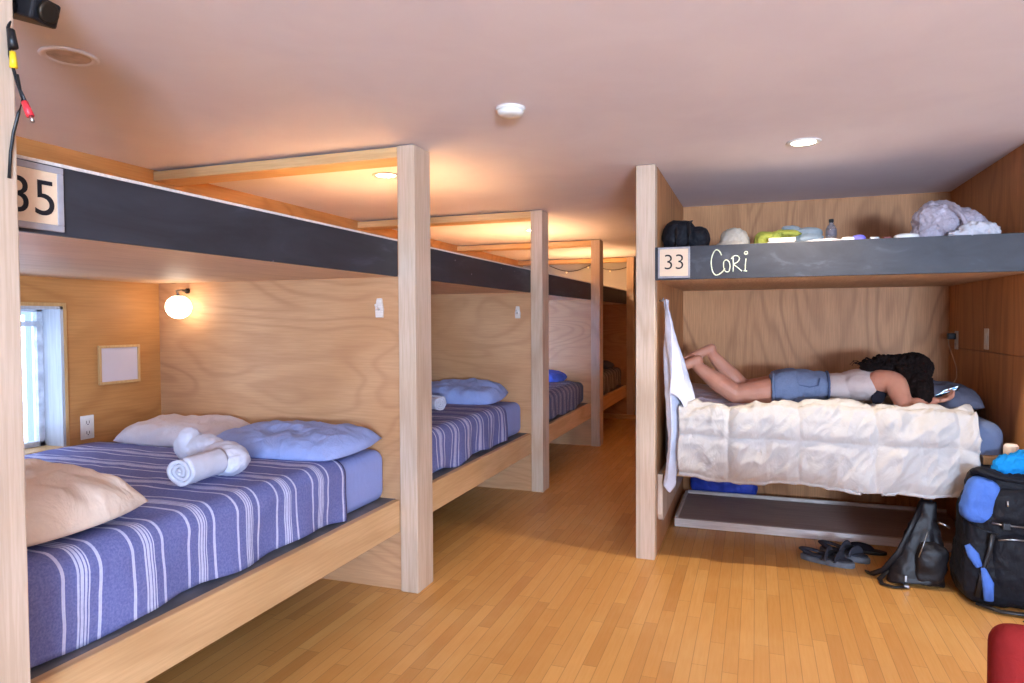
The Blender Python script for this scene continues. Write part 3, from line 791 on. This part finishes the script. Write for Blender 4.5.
# hair
hair = MB()
hair.ell((.835, 4.385, 1.060), (.105, .105, .092)); hair.ell((.775, 4.38, 1.06), (.095, .105, .080)); hair.ell((.84, 4.30, 1.0), (.07, .055, .105))
hair.ell((.84, 4.23, .945), (.060, .045, .10)); hair.ell((.86, 4.48, .99), (.06, .05, .10)); hair.ell((.70, 4.38, 1.065), (.10, .09, .045)); hair.ell((.64, 4.36, 1.062), (.08, .055, .030))
hair.ell((.875, 4.25, .95), (.038, .04, .09)); hair.ell((.850, 4.19, .935), (.045, .035, .075))
rnd = random.Random(3)
for k in range(120):
    a = rnd.uniform(0, 1)
    if a < .45: st = Vector((.80+rnd.uniform(-.06, .07), 4.28+rnd.uniform(-.03, .03), 1.08)); dr = Vector((rnd.uniform(-.15, .35), -.25, -1))
    elif a < .8: st = Vector((.78+rnd.uniform(-.1, .1), 4.38+rnd.uniform(-.08, .08), 1.125)); dr = Vector((-1, rnd.uniform(-.4, .3), -.28))
    else: st = Vector((.90, 4.38+rnd.uniform(-.09, .09), 1.08)); dr = Vector((.12, rnd.uniform(-.3, .3), -1))
    L = rnd.uniform(.09, .18); pts = []; ph = rnd.uniform(0, 6)
    dr.normalize(); sd = dr.cross(Vector((.3, .5, .8))).normalized(); s2 = dr.cross(sd)
    for i in range(14):
        q = i/13; pts.append(st+dr*L*q+sd*.010*math.sin(ph+q*17)+s2*.010*math.cos(ph+q*17))
    hair.tube(pts, [.0075*(1-.6*i/13) for i in range(14)], 6)
obj('hair', hair, HAIR, P_, remesh=.0045, disp=[(.02, .014)])
# tank top and shorts (slightly outside the body)
tk = MB()
tk.ell((.44, 4.40, .945), (.12, .142, .080)); tk.ell((.58, 4.40, .960), (.145, .160, .093)); tk.ell((.655, 4.40, .985), (.09, .140, .080)); tk.ell((.70, 4.37, 1.00), (.05, .09, .062))
ob = obj('tank_top', tk, TANK, P_, remesh=.006, smooth_it=4, disp=[(.06, .014)])
sh = MB()
sh.ell((.25, 4.40, .948), (.160, .185, .098)); sh.ell((.19, 4.315, .915), (.105, .112, .090)); sh.ell((.35, 4.40, .948), (.085, .160, .090)); sh.ell((.19, 4.325, .970), (.105, .092, .074)); sh.ell((.19, 4.485, .970), (.105, .092, .074))
sh.tube([(.22, 4.31, .942), (.15, 4.305, .938), (.088, 4.30, .930)], [.104, .098, .088], 20); sh.tube([(.22, 4.49, .942), (.15, 4.495, .938), (.10, 4.50, .930)], [.104, .098, .088], 20)
so = obj('denim_shorts', sh, DENIM, P_, remesh=.0055, smooth_it=2, disp=[(.05, .012)])
def on_surf(x, y, up=0): return (x, y, up)
obj('waistband', MB().tube([(.395, 4.40+.150*math.cos(a), .948+.084*math.sin(a)) for a in [PI*2*k/28 for k in range(29)]], .007, 8, cap=False), DENIMD, so, smooth=True)
obj('hem_cuff', MB().tube([(.096, 4.30+.100*math.cos(a), .930+.092*math.sin(a)) for a in [PI*2*k/28 for k in range(29)]], .008, 8, cap=False), DENIM, so, smooth=True)
obj('pocket', MB().tube([(.21, 4.238, 1.000), (.235, 4.222, .965), (.29, 4.218, .955), (.335, 4.226, .965), (.345, 4.25, 1.003)], .0035, 6), DENIMD, so, smooth=True)
obj('side_band', MB().ell((.650, 4.272, .915), (.036, .018, .060), Matrix.Rotation(.35, 3, 'Y')), BLACKF, P_, smooth=True)

# phone
t = thing('mobile_phone', (.985, 4.36, .93), 'dark mobile phone with a glowing pale blue screen in the hands', 'phone')
Mph = Matrix.Translation((.985, 4.34, .935)) @ Matrix.Rotation(-.5, 4, 'Z') @ Matrix.Rotation(-.38, 4, 'Y') @ Matrix.Rotation(.25, 4, 'X')
obj('case', MB().box(-.070, .070, -.036, .036, -.005, .004).xf(Mph), BLACKP, t, bevel=.003)
SCR = N('lit_phone_screen', .2, .4); tcx = SCR.coord((1, 1, 1), False); nf = SCR.noise(tcx, 22, 2)
sc_c = SCR.ramp(nf, [(.42, (120, 190, 235)), (.5, (226, 244, 255)), (.6, (60, 120, 190))]); SCR.col((20, 30, 50)); SCR.l(sc_c, SCR.b.inputs['Emission Color']); SCR.b.inputs['Emission Strength'].default_value = 2.2
obj('screen', MB().box(-.063, .063, -.032, .032, .0042, .0048).xf(Mph), SCR.m, t)

# ------------------------------------------------------------------ belongings on the upper bunk 33
ZU = 1.62
o = mattress(XR1+.02, XW-.02, YR+.05, YB-.02, ZB+.022, 1.735, PILW, 'thin white mattress on the upper level of bunk 33', r=.03)  # unseen behind the board; made white to bounce light onto the ceiling
zi = 1.737
t = thing('packing_bag', (-.42, 4.08, zi), 'black nylon bag slumped above the 33 plaque', 'bag')
mb = MB(); mb.ell((-.42, 4.08, zi+.088), (.095, .10, .088), pw=.7); mb.ell((-.33, 4.08, zi+.07), (.080, .09, .07), pw=.8); mb.ell((-.445, 4.08, zi+.10), (.065, .08, .075))
obj('bag_body', mb, NYLONB, t, remesh=.007, smooth_it=3, disp=[(.05, .02), (.02, .008)])
for k, x in enumerate((-.43, -.36)): obj('strap', MB().tube([(x, 3.972, zi+.02), (x+.004, 3.968, zi+.09), (x, 4.0, zi+.15), (x+.01, 4.06, zi+.172)], .009, 8, .4), BLACKP, t, smooth=True)
mb = MB(); mb.ell((-.120, 4.08, zi+.062), (.078, .07, .058)); mb.ell((-.13, 4.06, zi+.02), (.085, .07, .026)); mb.ell((-.075, 4.08, zi+.045), (.04, .06, .042))
tag(obj('white_cloth_bundle', mb, fabric('bleached_cloth', (168, 160, 148), .6, 20), remesh=.006, smooth_it=2, disp=[(.05, .022), (.02, .01)]), 'small bundled white cloth beside the black bag', 'cloth')
mb = MB(); mb.ell((.06, 4.09, zi+.055), (.075, .07, .040)); mb.ell((.14, 4.10, zi+.076), (.10, .07, .022)); mb.ell((.03, 4.09, zi+.03), (.045, .07, .035))
tag(obj('lime_cloth', mb, LIME, remesh=.006, smooth_it=2, disp=[(.05, .02), (.02, .01)]), 'crumpled lime green cloth above the chalk name', 'cloth')
mb = MB(); mb.ell((.255, 4.17, zi+.085), (.095, .07, .03), pw=.8); mb.ell((.18, 4.16, zi+.112), (.05, .05, .02)); mb.ell((.27, 4.15, zi+.05), (.08, .07, .03), pw=.8)
tag(obj('folded_shirt', mb, GREYC, remesh=.006, smooth_it=2, disp=[(.05, .014)]), 'pale grey folded shirt between the lime cloth and the bottle', 'clothing')
for k, (x0, z0) in enumerate([(.055, 0), (.062, .022)]):
    t = thing('paper_packet', (x0+.07, 4.0, zi+z0), ['flat white packet, lower of two under the lime cloth', 'flat white packet, upper of two under the lime cloth'][k], 'packet', 'white packets')
    obj('packet_body', MB().box(x0, x0+.135, 3.945, 4.02, zi+z0, zi+z0+.020), plain('packet_paper', (176, 168, 162), .7), t, bevel=.004)
    obj('flap', MB().box(x0+.008, x0+.127, 3.943, 3.946, zi+z0+.012, zi+z0+.017), plain('flap_paper', (196, 180, 176)), t)
t = thing('water_bottle', (.385, 4.12, zi), 'clear plastic bottle with a black cap on the upper bunk', 'bottle')
PET = N('clear_bottle_plastic', .08, .5); PET.b.inputs['Transmission Weight'].default_value = .85; PET.col((214, 214, 222)); PET = PET.m
obj('bottle_body', MB().lathe((.385, 4.12, zi), [(.024, 0), (.028, .004), (.028, .05), (.026, .06), (.028, .07), (.028, .095), (.020, .112), (.011, .122), (.011, .132)], 24), PET, t, smooth=True)
obj('bottle_cap', MB().lathe((.385, 4.12, zi+.132), [(.0125, 0), (.0125, .016), (.011, .018)], 20), BLACKP, t, smooth=True)
obj('bottle_label', MB().lathe((.385, 4.12, zi+.06), [(.0285, 0), (.0285, .035)], 24), plain('grey_label', (110, 104, 112)), t, smooth=True)
tag(obj('white_napkin', MB().ell((.34, 3.98, zi+.012), (.10, .05, .018), nu=24, nv=12), fabric('napkin_paper', (168, 162, 166), .4, 24), sub=1, disp=[(.03, .012)]), 'flat white napkin in front of the bottle', 'napkin')
tag(obj('soap_bar', MB().ell((.455, 4.0, zi+.018), (.035, .03, .018), pw=.6), WHITE, smooth=True), 'small white soap bar beside the purple pouch', 'soap')
tag(obj('coin_pouch', MB().ell((.505, 4.0, zi+.022), (.034, .03, .024), pw=.8), plain('violet_plastic', (104, 98, 190), .5), smooth=True), 'small violet blue pouch on the dark board edge', 'pouch')
tag(obj('lip_balm', MB().tube([(.56, 4.0, zi+.022), (.60, 4.01, zi+.022)], .010, 12), WHITE, smooth=True), 'tiny white tube lying beyond the violet pouch', 'tube')
tag(obj('matchbox', MB().box(.62, .655, 3.98, 4.02, zi, zi+.028), plain('dark_red_card', (120, 44, 40)), bevel=.002), 'tiny dark red box beside the white dish', 'box')
tag(obj('soap_dish', MB().ell((.725, 4.0, zi+.022), (.058, .045, .020), pw=.8), WHITE, smooth=True), 'oval white dish beside the big plastic bag', 'dish')
t = thing('plastic_bag', (.95, 4.15, zi), 'big stuffed whitish plastic bag on the upper bunk', 'bag')
mb = MB(); mb.ell((.90, 4.14, zi+.105), (.125, .13, .115)); mb.ell((1.0, 4.16, zi+.09), (.13, .13, .085), Matrix.Rotation(.2, 3, 'Y')); mb.ell((.84, 4.14, zi+.04), (.08, .11, .05)); mb.ell((.87, 4.14, zi+.15), (.075, .08, .07))
obj('bag_body', mb, PLAST, t, remesh=.007, smooth_it=3, disp=[(.08, .03), (.025, .022)])
obj('knot', MB().tube([(.93, 4.04, zi+.17), (.97, 4.0, zi+.12), (.99, 3.98, zi+.06), (1.0, 3.985, zi+.03)], [.014, .010, .012, .02], 10), PLAST, t, smooth=True)
mb = MB(); mb.ell((1.03, 3.99, zi+.05), (.075, .04, .035)); mb.ell((1.08, 3.99, zi+.035), (.05, .04, .04)); mb.ell((.97, 3.985, zi+.025), (.06, .03, .02))
tag(obj('crumpled_tissue', mb, fabric('tissue_paper', (190, 186, 190), .4, 30), remesh=.006, disp=[(.03, .03), (.015, .012)]), 'crumpled white tissue paper in front of the plastic bag', 'tissue')

# ------------------------------------------------------------------ under bunk 33
t = thing('storage_tray', (.35, 4.9, 0), 'low grey wooden tray with pale edges on the floor under bunk 33', 'tray')
obj('tray_base', MB().box(-.47, 1.20, 4.52, 5.22, .02, .048), W_TRAY, t)
obj('front_edge', MB().box(-.49, 1.20, 4.49, 4.52, .003, .056), W_TRAYE, t, bevel=.003)
obj('back_edge', MB().box(-.47, 1.20, 5.20, 5.22, .048, .072), W_TRAYE, t, bevel=.003)
obj('side_edge', MB().box(-.49, -.47, 4.52, 5.22, .003, .066), W_TRAYE, t, bevel=.003)
mb = MB(); mb.ell((-.29, 5.29, .13), (.17, .055, .13), pw=.7); mb.ell((-.10, 5.29, .10), (.12, .05, .10), pw=.8)
tag(obj('duffel_bag', mb, plain('royal_blue_nylon', (50, 74, 190), .5, .4, 0, .15, 10, .5, 16, .02), remesh=.008, smooth_it=2, disp=[(.08, .02)], loc=(-.2, 5.29, 0)), 'royal blue soft bag pushed to the wall under bunk 33', 'bag')

# small timber shelf by the pillow end
t = thing('bedside_ledge', (1.17, 3.93, .62), 'short pale wooden ledge beside the mattress end of bunk 33', 'shelf')
obj('ledge_board', MB().box(1.05, XW-.002, 3.90, 3.97, .625, .665), W_RAIL, t, bevel=.003)
obj('ledge_bracket', MB().box(1.19, XW-.002, 3.91, 3.95, .54, .625), W_RAIL, t, bevel=.003)
tag(obj('cream_jar', MB().lathe((1.175, 3.935, .666), [(.028, 0), (.032, .01), (.032, .05), (.024, .062)], 24), PILC, smooth=True), 'small cream coloured jar on the short wooden ledge', 'jar')

# ------------------------------------------------------------------ sandals
def sandal(loc, rz, lab):
    t = thing('sandal', loc, lab, 'sandal', 'charcoal sport sandals'); M = Matrix.Translation(loc) @ Matrix.Rotation(rz, 4, 'Z')
    out = []
    for k in range(36):
        a = 2*PI*k/36; x = math.cos(a)*.140; w = .047 if x > 0 else .037
        out.append((x, math.sin(a)*(w+.004*x/.13)+.004*math.sin(x*20)))
    obj('sole', MB().prism(out, 0, .032).xf(M), SOLEG, t, bevel=.006)
    obj('footbed', MB().prism([(x*.92, y*.88) for x, y in out], .032, .040).xf(M), SHOEF, t, bevel=.002)
    def arch(x0, x1, h, w, r):
        return [(x0+(x1-x0)*q, w*math.cos(PI*q), .028+h*math.sin(PI*q)) for q in [k/12 for k in range(13)]]
    obj('toe_strap', MB().tube(arch(.075, .05, .032, .046, 0), .024, 8, .25, up=(1, 0, 0)).xf(M), SHOEF, t, smooth=True)
    obj('instep_strap', MB().tube(arch(.015, .0, .046, .042, 0), .028, 8, .25, up=(1, 0, 0)).xf(M), SHOEF, t, smooth=True)
    obj('diagonal_strap', MB().tube(arch(.07, -.02, .044, .045, 0), .009, 8, .4, up=(1, 0, 0)).xf(M), BLACKP, t, smooth=True)
    heel = [(-.02-.11*math.sin(PI*q), .040*math.cos(PI*q), .040+.020*math.sin(PI*q)) for q in [k/12 for k in range(13)]]
    obj('heel_strap', MB().tube(heel, .020, 8, .35, up=(0, 0, 1)).xf(M), SHOEF, t, smooth=True)
    return t
sandal((.375, 4.075, 0), -.32, 'charcoal sandal standing nearer the open floor')
sandal((.475, 4.205, 0), -.55, 'charcoal sandal tucked behind its mate')
t = thing('black_slipper', (.60, 4.33, 0), 'flat black slipper lying behind the two sandals', 'slipper')
M = Matrix.Translation((.60, 4.34, 0)) @ Matrix.Rotation(-.15, 4, 'Z')
obj('slipper_sole', MB().prism([(math.cos(2*PI*k/30)*.11, math.sin(2*PI*k/30)*.04) for k in range(30)], 0, .018).xf(M), BLACKP, t, bevel=.004)
obj('slipper_upper', MB().ell((-.03, 0, .022), (.075, .038, .032)).xf(M), BLACKF, t, smooth=True)

# ------------------------------------------------------------------ leather bag
t = thing('leather_backpack', (.80, 3.88, 0), 'small black leather rucksack slumped on the floor with looped straps', 'backpack')
lb = MB()
n1 = 14
def LB(u, v):
    a = u*2*PI; q = v
    w = .125*(1-.78*q**1.5); d = .075*(1-.65*q); cx = .770+.055*q; cz = .40*q
    c_, s_ = math.cos(a), math.sin(a); e = .75
    x = cx+w*math.copysign(abs(c_)**e, c_)*(1.05 if v < .1 else 1); y = 3.905+.05*q+d*math.copysign(abs(s_)**e, s_)
    k = .010*nz(x*12, y*12, cz*9)+.006*nz(x*30, y*30, cz*20)
    return (x+k, y-k, .012+cz+(-.008*math.cos(a*2) if v < .1 else 0))
lb.grid(LB, 48, 40); b = len(lb.v)
lb.v += [(.765, 3.905, .008), (.825, 3.955, .412)]
for i in range(47): lb.f += [(i*40, (i+1)*40, b), (i*40+39, (i+1)*40+39, b+1)]
weld(obj('bag_body', lb, LEATH, t, smooth=True, disp=[(.07, .022), (.02, .006)]), .001)
obj('front_pocket', MB().ell((.825, 3.872, .12), (.070, .050, .105), Matrix.Rotation(.16, 3, 'Y'), pw=.6), LEATH, t, sub=1, disp=[(.05, .026)])
obj('zipper', MB().tube([(.765, 3.826, .16), (.785, 3.832, .22), (.808, 3.845, .29)], .004, 6, .6), METAL, t, smooth=True)
obj('zipper_pull', MB().tube([(.850, 3.85, .335), (.875, 3.84, .33), (.90, 3.84, .315)], .005, 6), METAL, t, smooth=True)
obj('shoulder_strap', MB().tube([(.80, 3.93, .40), (.745, 3.90, .28), (.69, 3.88, .16), (.625, 3.90, .055), (.575, 3.93, .018), (.555, 3.97, .012)], [.014, .016, .017, .017, .016, .016], 8, .35, up=(0, 1, .3)), LEATH, t, smooth=True)
obj('shoulder_strap', MB().tube([(.69, 3.92, .06), (.64, 3.90, .050), (.60, 3.865, .018), (.605, 3.82, .010), (.66, 3.795, .010), (.72, 3.815, .010)], .014, 8, .35, up=(0, 0, 1)), LEATH, t, smooth=True)
obj('buckle', MB().box(.700, .722, 3.80, 3.83, .006, .020).box(.705, .716, 3.825, 3.832, .03, .06), METAL, t, bevel=.002)
obj('top_loop', MB().tube([(.80, 3.95, .42), (.81, 3.95, .445), (.835, 3.95, .44), (.845, 3.95, .40)], .007, 8), LEATH, t, smooth=True)

# ------------------------------------------------------------------ big travel backpack
t = thing('travel_backpack', (1.08, 3.80, 0), 'tall stuffed black travel pack with blue panels against the bunk end', 'backpack')
mb = MB()
mb.ell((1.085, 3.80, .17), (.185, .125, .17), pw=.55); mb.ell((1.09, 3.81, .37), (.175, .12, .19), pw=.6); mb.ell((1.10, 3.82, .54), (.150, .105, .10), pw=.7)
obj('pack_body', mb, NYLONB, t, remesh=.008, smooth_it=3, disp=[(.10, .03), (.03, .010)])
mb = MB(); mb.ell((1.115, 3.735, .47), (.115, .06, .095), pw=.7)
obj('lid_pocket', mb, NYLONB, t, remesh=.007, smooth_it=2, disp=[(.05, .014)])
mb = MB(); mb.ell((1.115, 3.715, .22), (.10, .055, .14), pw=.7)
obj('front_pocket', mb, NYLONB, t, remesh=.007, smooth_it=2, disp=[(.05, .014)])
mb = MB(); mb.ell((.985, 3.742, .495), (.068, .060, .108), Matrix.Rotation(.22, 3, 'Y'), pw=.6)
obj('side_panel', mb, NYLONU, t, remesh=.006, smooth_it=2, disp=[(.05, .012)])
mb = MB(); mb.tube([(.930, 3.705, .29), (.950, 3.685, .25), (.972, 3.675, .20)], [.012, .024, .014], 12, .5, up=(0, 1, 0))
obj('accent_panel', mb, NYLONU, t, smooth=True)
mb = MB(); mb.tube([(.985, 3.672, .20), (1.005, 3.668, .13), (1.01, 3.672, .05)], [.010, .024, .020], 12, .5, up=(0, 1, 0))
obj('accent_panel', mb, NYLONU, t, smooth=True)
obj('lid_zipper', MB().tube([(1.02, 3.685, .405), (1.07, 3.672, .402), (1.15, 3.672, .40)], .004, 6), METAL, t, smooth=True)
obj('top_collar', MB().tube([(.965, 3.80, .60), (.975, 3.745, .645), (1.03, 3.73, .615), (1.12, 3.73, .60), (1.22, 3.74, .59)], [.022, .030, .026, .026, .02], 12, .7), NYLONB, t, sub=1, disp=[(.04, .014)])
obj('compression_strap', MB().tube([(1.02, 3.66, .36), (1.01, 3.668, .28), (.98, 3.672, .16), (.965, 3.67, .06)], .010, 8, .3, up=(0, 1, 0)), BLACKP, t, smooth=True)
obj('lid_buckle', MB().box(1.055, 1.085, 3.655, 3.672, .385, .415), BLACKP, t, bevel=.003)
obj('pocket_zipper', MB().tube([(1.04, 3.664, .335), (1.09, 3.655, .345), (1.17, 3.655, .345)], .0035, 6), METAL, t, smooth=True)
obj('zipper_pull', MB().tube([(1.075, 3.668, .515), (1.075, 3.662, .49)], .004, 6), METAL, t, smooth=True)
obj('side_strap', MB().tube([(.925, 3.74, .40), (.985, 3.675, .375), (1.04, 3.662, .36)], .009, 8, .3, up=(0, 0, 1)), BLACKP, t, smooth=True)
obj('hip_belt', MB().tube([(.97, 3.70, .022), (1.05, 3.645, .016), (1.15, 3.64, .016), (1.24, 3.66, .02)], .014, 8, .6), BLACKP, t, smooth=True)
obj('loose_strap', MB().tube([(1.16, 3.66, .02), (1.15, 3.60, .012), (1.12, 3.565, .010)], .014, 8, .3), BLACKP, t, smooth=True)
mb = MB(); mb.ell((1.15, 3.80, .655), (.095, .08, .055)); mb.ell((1.19, 3.80, .68), (.06, .07, .05)); mb.ell((1.10, 3.79, .64), (.05, .06, .035))
tag(obj('blue_cloth', mb, CYAN, remesh=.006, smooth_it=1, disp=[(.04, .03), (.02, .01)]), 'bright blue crumpled cloth stuffed into the top of the travel pack', 'cloth')

for o in list(COL.objects):
    if o.parent is None and o.get('category') and (o.name == 'travel_backpack' or o.name == 'blue_cloth'): o.location.y -= .035

# ------------------------------------------------------------------ red chair at the corner
t = thing('red_chair', (.62, 1.55, 0), 'red upholstered chair of which only the rounded back corner shows', 'chair')
rx0, rx1, ry = .370, .82, 1.33
ang = Matrix.Translation((rx0, ry, 0)) @ Matrix.Rotation(0, 4, 'Z')
obj('backrest', MB().box(rx0, rx1, ry-.035, ry+.035, 0.42, .832), RED, t, bevel=.034)
obj('seat', MB().box(rx0+.01, rx1-.01, ry+.03, ry+.46, .38, .46), RED, t, bevel=.03)
for x in (rx0+.04, rx1-.04):
    for y in (ry+.03, ry+.42): obj('leg', MB().tube([(x, y, .40), (x, y, 0.0)], [.018, .013], 12), BLACKP, t, smooth=True)

# ------------------------------------------------------------------ device and cables on the near post
t = thing('camera_device', (-1.60, 1.12, 2.07), 'black box shaped device mounted at the top of the near post', 'device')
Mc = Matrix.Translation((-1.622, 1.128, 2.080)) @ Matrix.Rotation(.12, 4, 'Z') @ Matrix.Rotation(.3, 4, 'Y')
obj('housing', MB().box(-.09, .09, -.035, .035, -.028, .028).xf(Mc), BLACKP, t, bevel=.006)
obj('lens_ring', MB().lathe((0, 0, 0), [(.024, .09), (.024, .10), (.018, .10)], 20, axis=0).xf(Mc), DKMETAL, t, smooth=True)
obj('bracket', MB().box(-1.63, -1.60, YP[0]+WY, 1.10, 2.08, 2.10), BLACKP, t, bevel=.002)
t = thing('audio_cable', (XP+.01, 1.06, 1.75), 'black cable with yellow and red plugs dangling down the near post', 'cable')
obj('cable', MB().tube([(-1.575, 1.095, 2.06), (-1.5535, 1.062, 1.99), (-1.550, 1.062, 1.93), (-1.530, 1.062, 1.87), (-1.512, 1.062, 1.83), (-1.528, 1.062, 1.80), (-1.545, 1.062, 1.76), (-1.5525, 1.060, 1.72), (-1.5525, 1.055, 1.66)], .0035, 8), BLACKP, t, smooth=True)
obj('cable', MB().tube([(-1.528, 1.062, 1.885), (-1.520, 1.062, 1.85), (-1.505, 1.062, 1.825)], .003, 8), BLACKP, t, smooth=True)
obj('cable_sleeve', MB().tube([(-1.548, 1.064, 1.985), (-1.538, 1.062, 1.945)], [.008, .010], 10), BLACKP, t, smooth=True)
obj('yellow_plug', MB().tube([(-1.538, 1.06, 1.935), (-1.536, 1.06, 1.900)], [.006, .008], 10), plain('yellow_plastic', (222, 190, 40), .4), t, smooth=True)
obj('red_plug', MB().tube([(-1.505, 1.06, 1.822), (-1.488, 1.06, 1.790)], [.007, .008], 10), plain('red_plastic', (206, 50, 60), .4), t, smooth=True)
obj('plug_tip', MB().tube([(-1.488, 1.06, 1.790), (-1.480, 1.06, 1.777)], [.004, .004], 10), METAL, t, smooth=True)

# ------------------------------------------------------------------ daylight
def area(name, loc, rot, sx, sy, e, col):
    l = bpy.data.lights.new(name, 'AREA'); l.shape = 'RECTANGLE'; l.size = sx; l.size_y = sy; l.energy = e; l.color = col
    o = bpy.data.objects.new(name, l); COL.objects.link(o); o.location = loc; o.rotation_euler = rot; return o
area('daylight_rear_window', ((rwx[0]+rwx[1])/2, -3.47, (rwz[0]+rwz[1])/2), (PI/2+1.02, 0, .12), 1.2, .75, 880, (.54, .73, 1.0))
area('daylight_bunk_window', (XL-.17, (wins[0][0]+wins[0][1])/2, 1.07), (0, -PI/2, 0), .62, .62, 8, (.62, .76, 1.0))
area('daylight_third_bay_window', (XL-.17, (wins[1][0]+wins[1][1])/2, 1.07), (0, -PI/2, 0), .62, .62, 80, (.34, .5, 1.0))
wd = bpy.data.worlds.new('sky'); scene.world = wd; wd.use_nodes = True
bg = wd.node_tree.nodes['Background']; bg.inputs[0].default_value = (.52, .72, 1.0, 1); bg.inputs[1].default_value = 1.1

# ------------------------------------------------------------------ camera
F, YAW, PITCH, ROLL, HC_ = 682.7549, .3431, .0301, -.005, 1.3397
cy, sy_, cp, sp = math.cos(YAW), math.sin(YAW), math.cos(PITCH), math.sin(PITCH)
right0 = Vector((cy, sy_, 0)); fwd = Vector((-sy_*cp, cy*cp, -sp)); up0 = Vector((-sy_*sp, cy*sp, cp))
cr, sr = math.cos(ROLL), math.sin(ROLL)
right = right0*cr+up0*sr; up = -right0*sr+up0*cr
cam = bpy.data.cameras.new('camera'); cam.sensor_width = 36; cam.lens = F*36/1024; cam.clip_start = .05
co = bpy.data.objects.new('camera', cam); COL.objects.link(co)
M = Matrix((right, up, -fwd)).transposed().to_4x4(); M.translation = (0, 0, HC_)
co.matrix_world = M
scene.camera = co
vs = scene.view_settings; vs.view_transform = 'Standard'; vs.look = 'None'; vs.gamma = 1; vs.exposure = .30; vs.use_curve_mapping = False
scene.cycles.use_denoising = True
scene.cycles.max_bounces = 8; scene.cycles.diffuse_bounces = 5
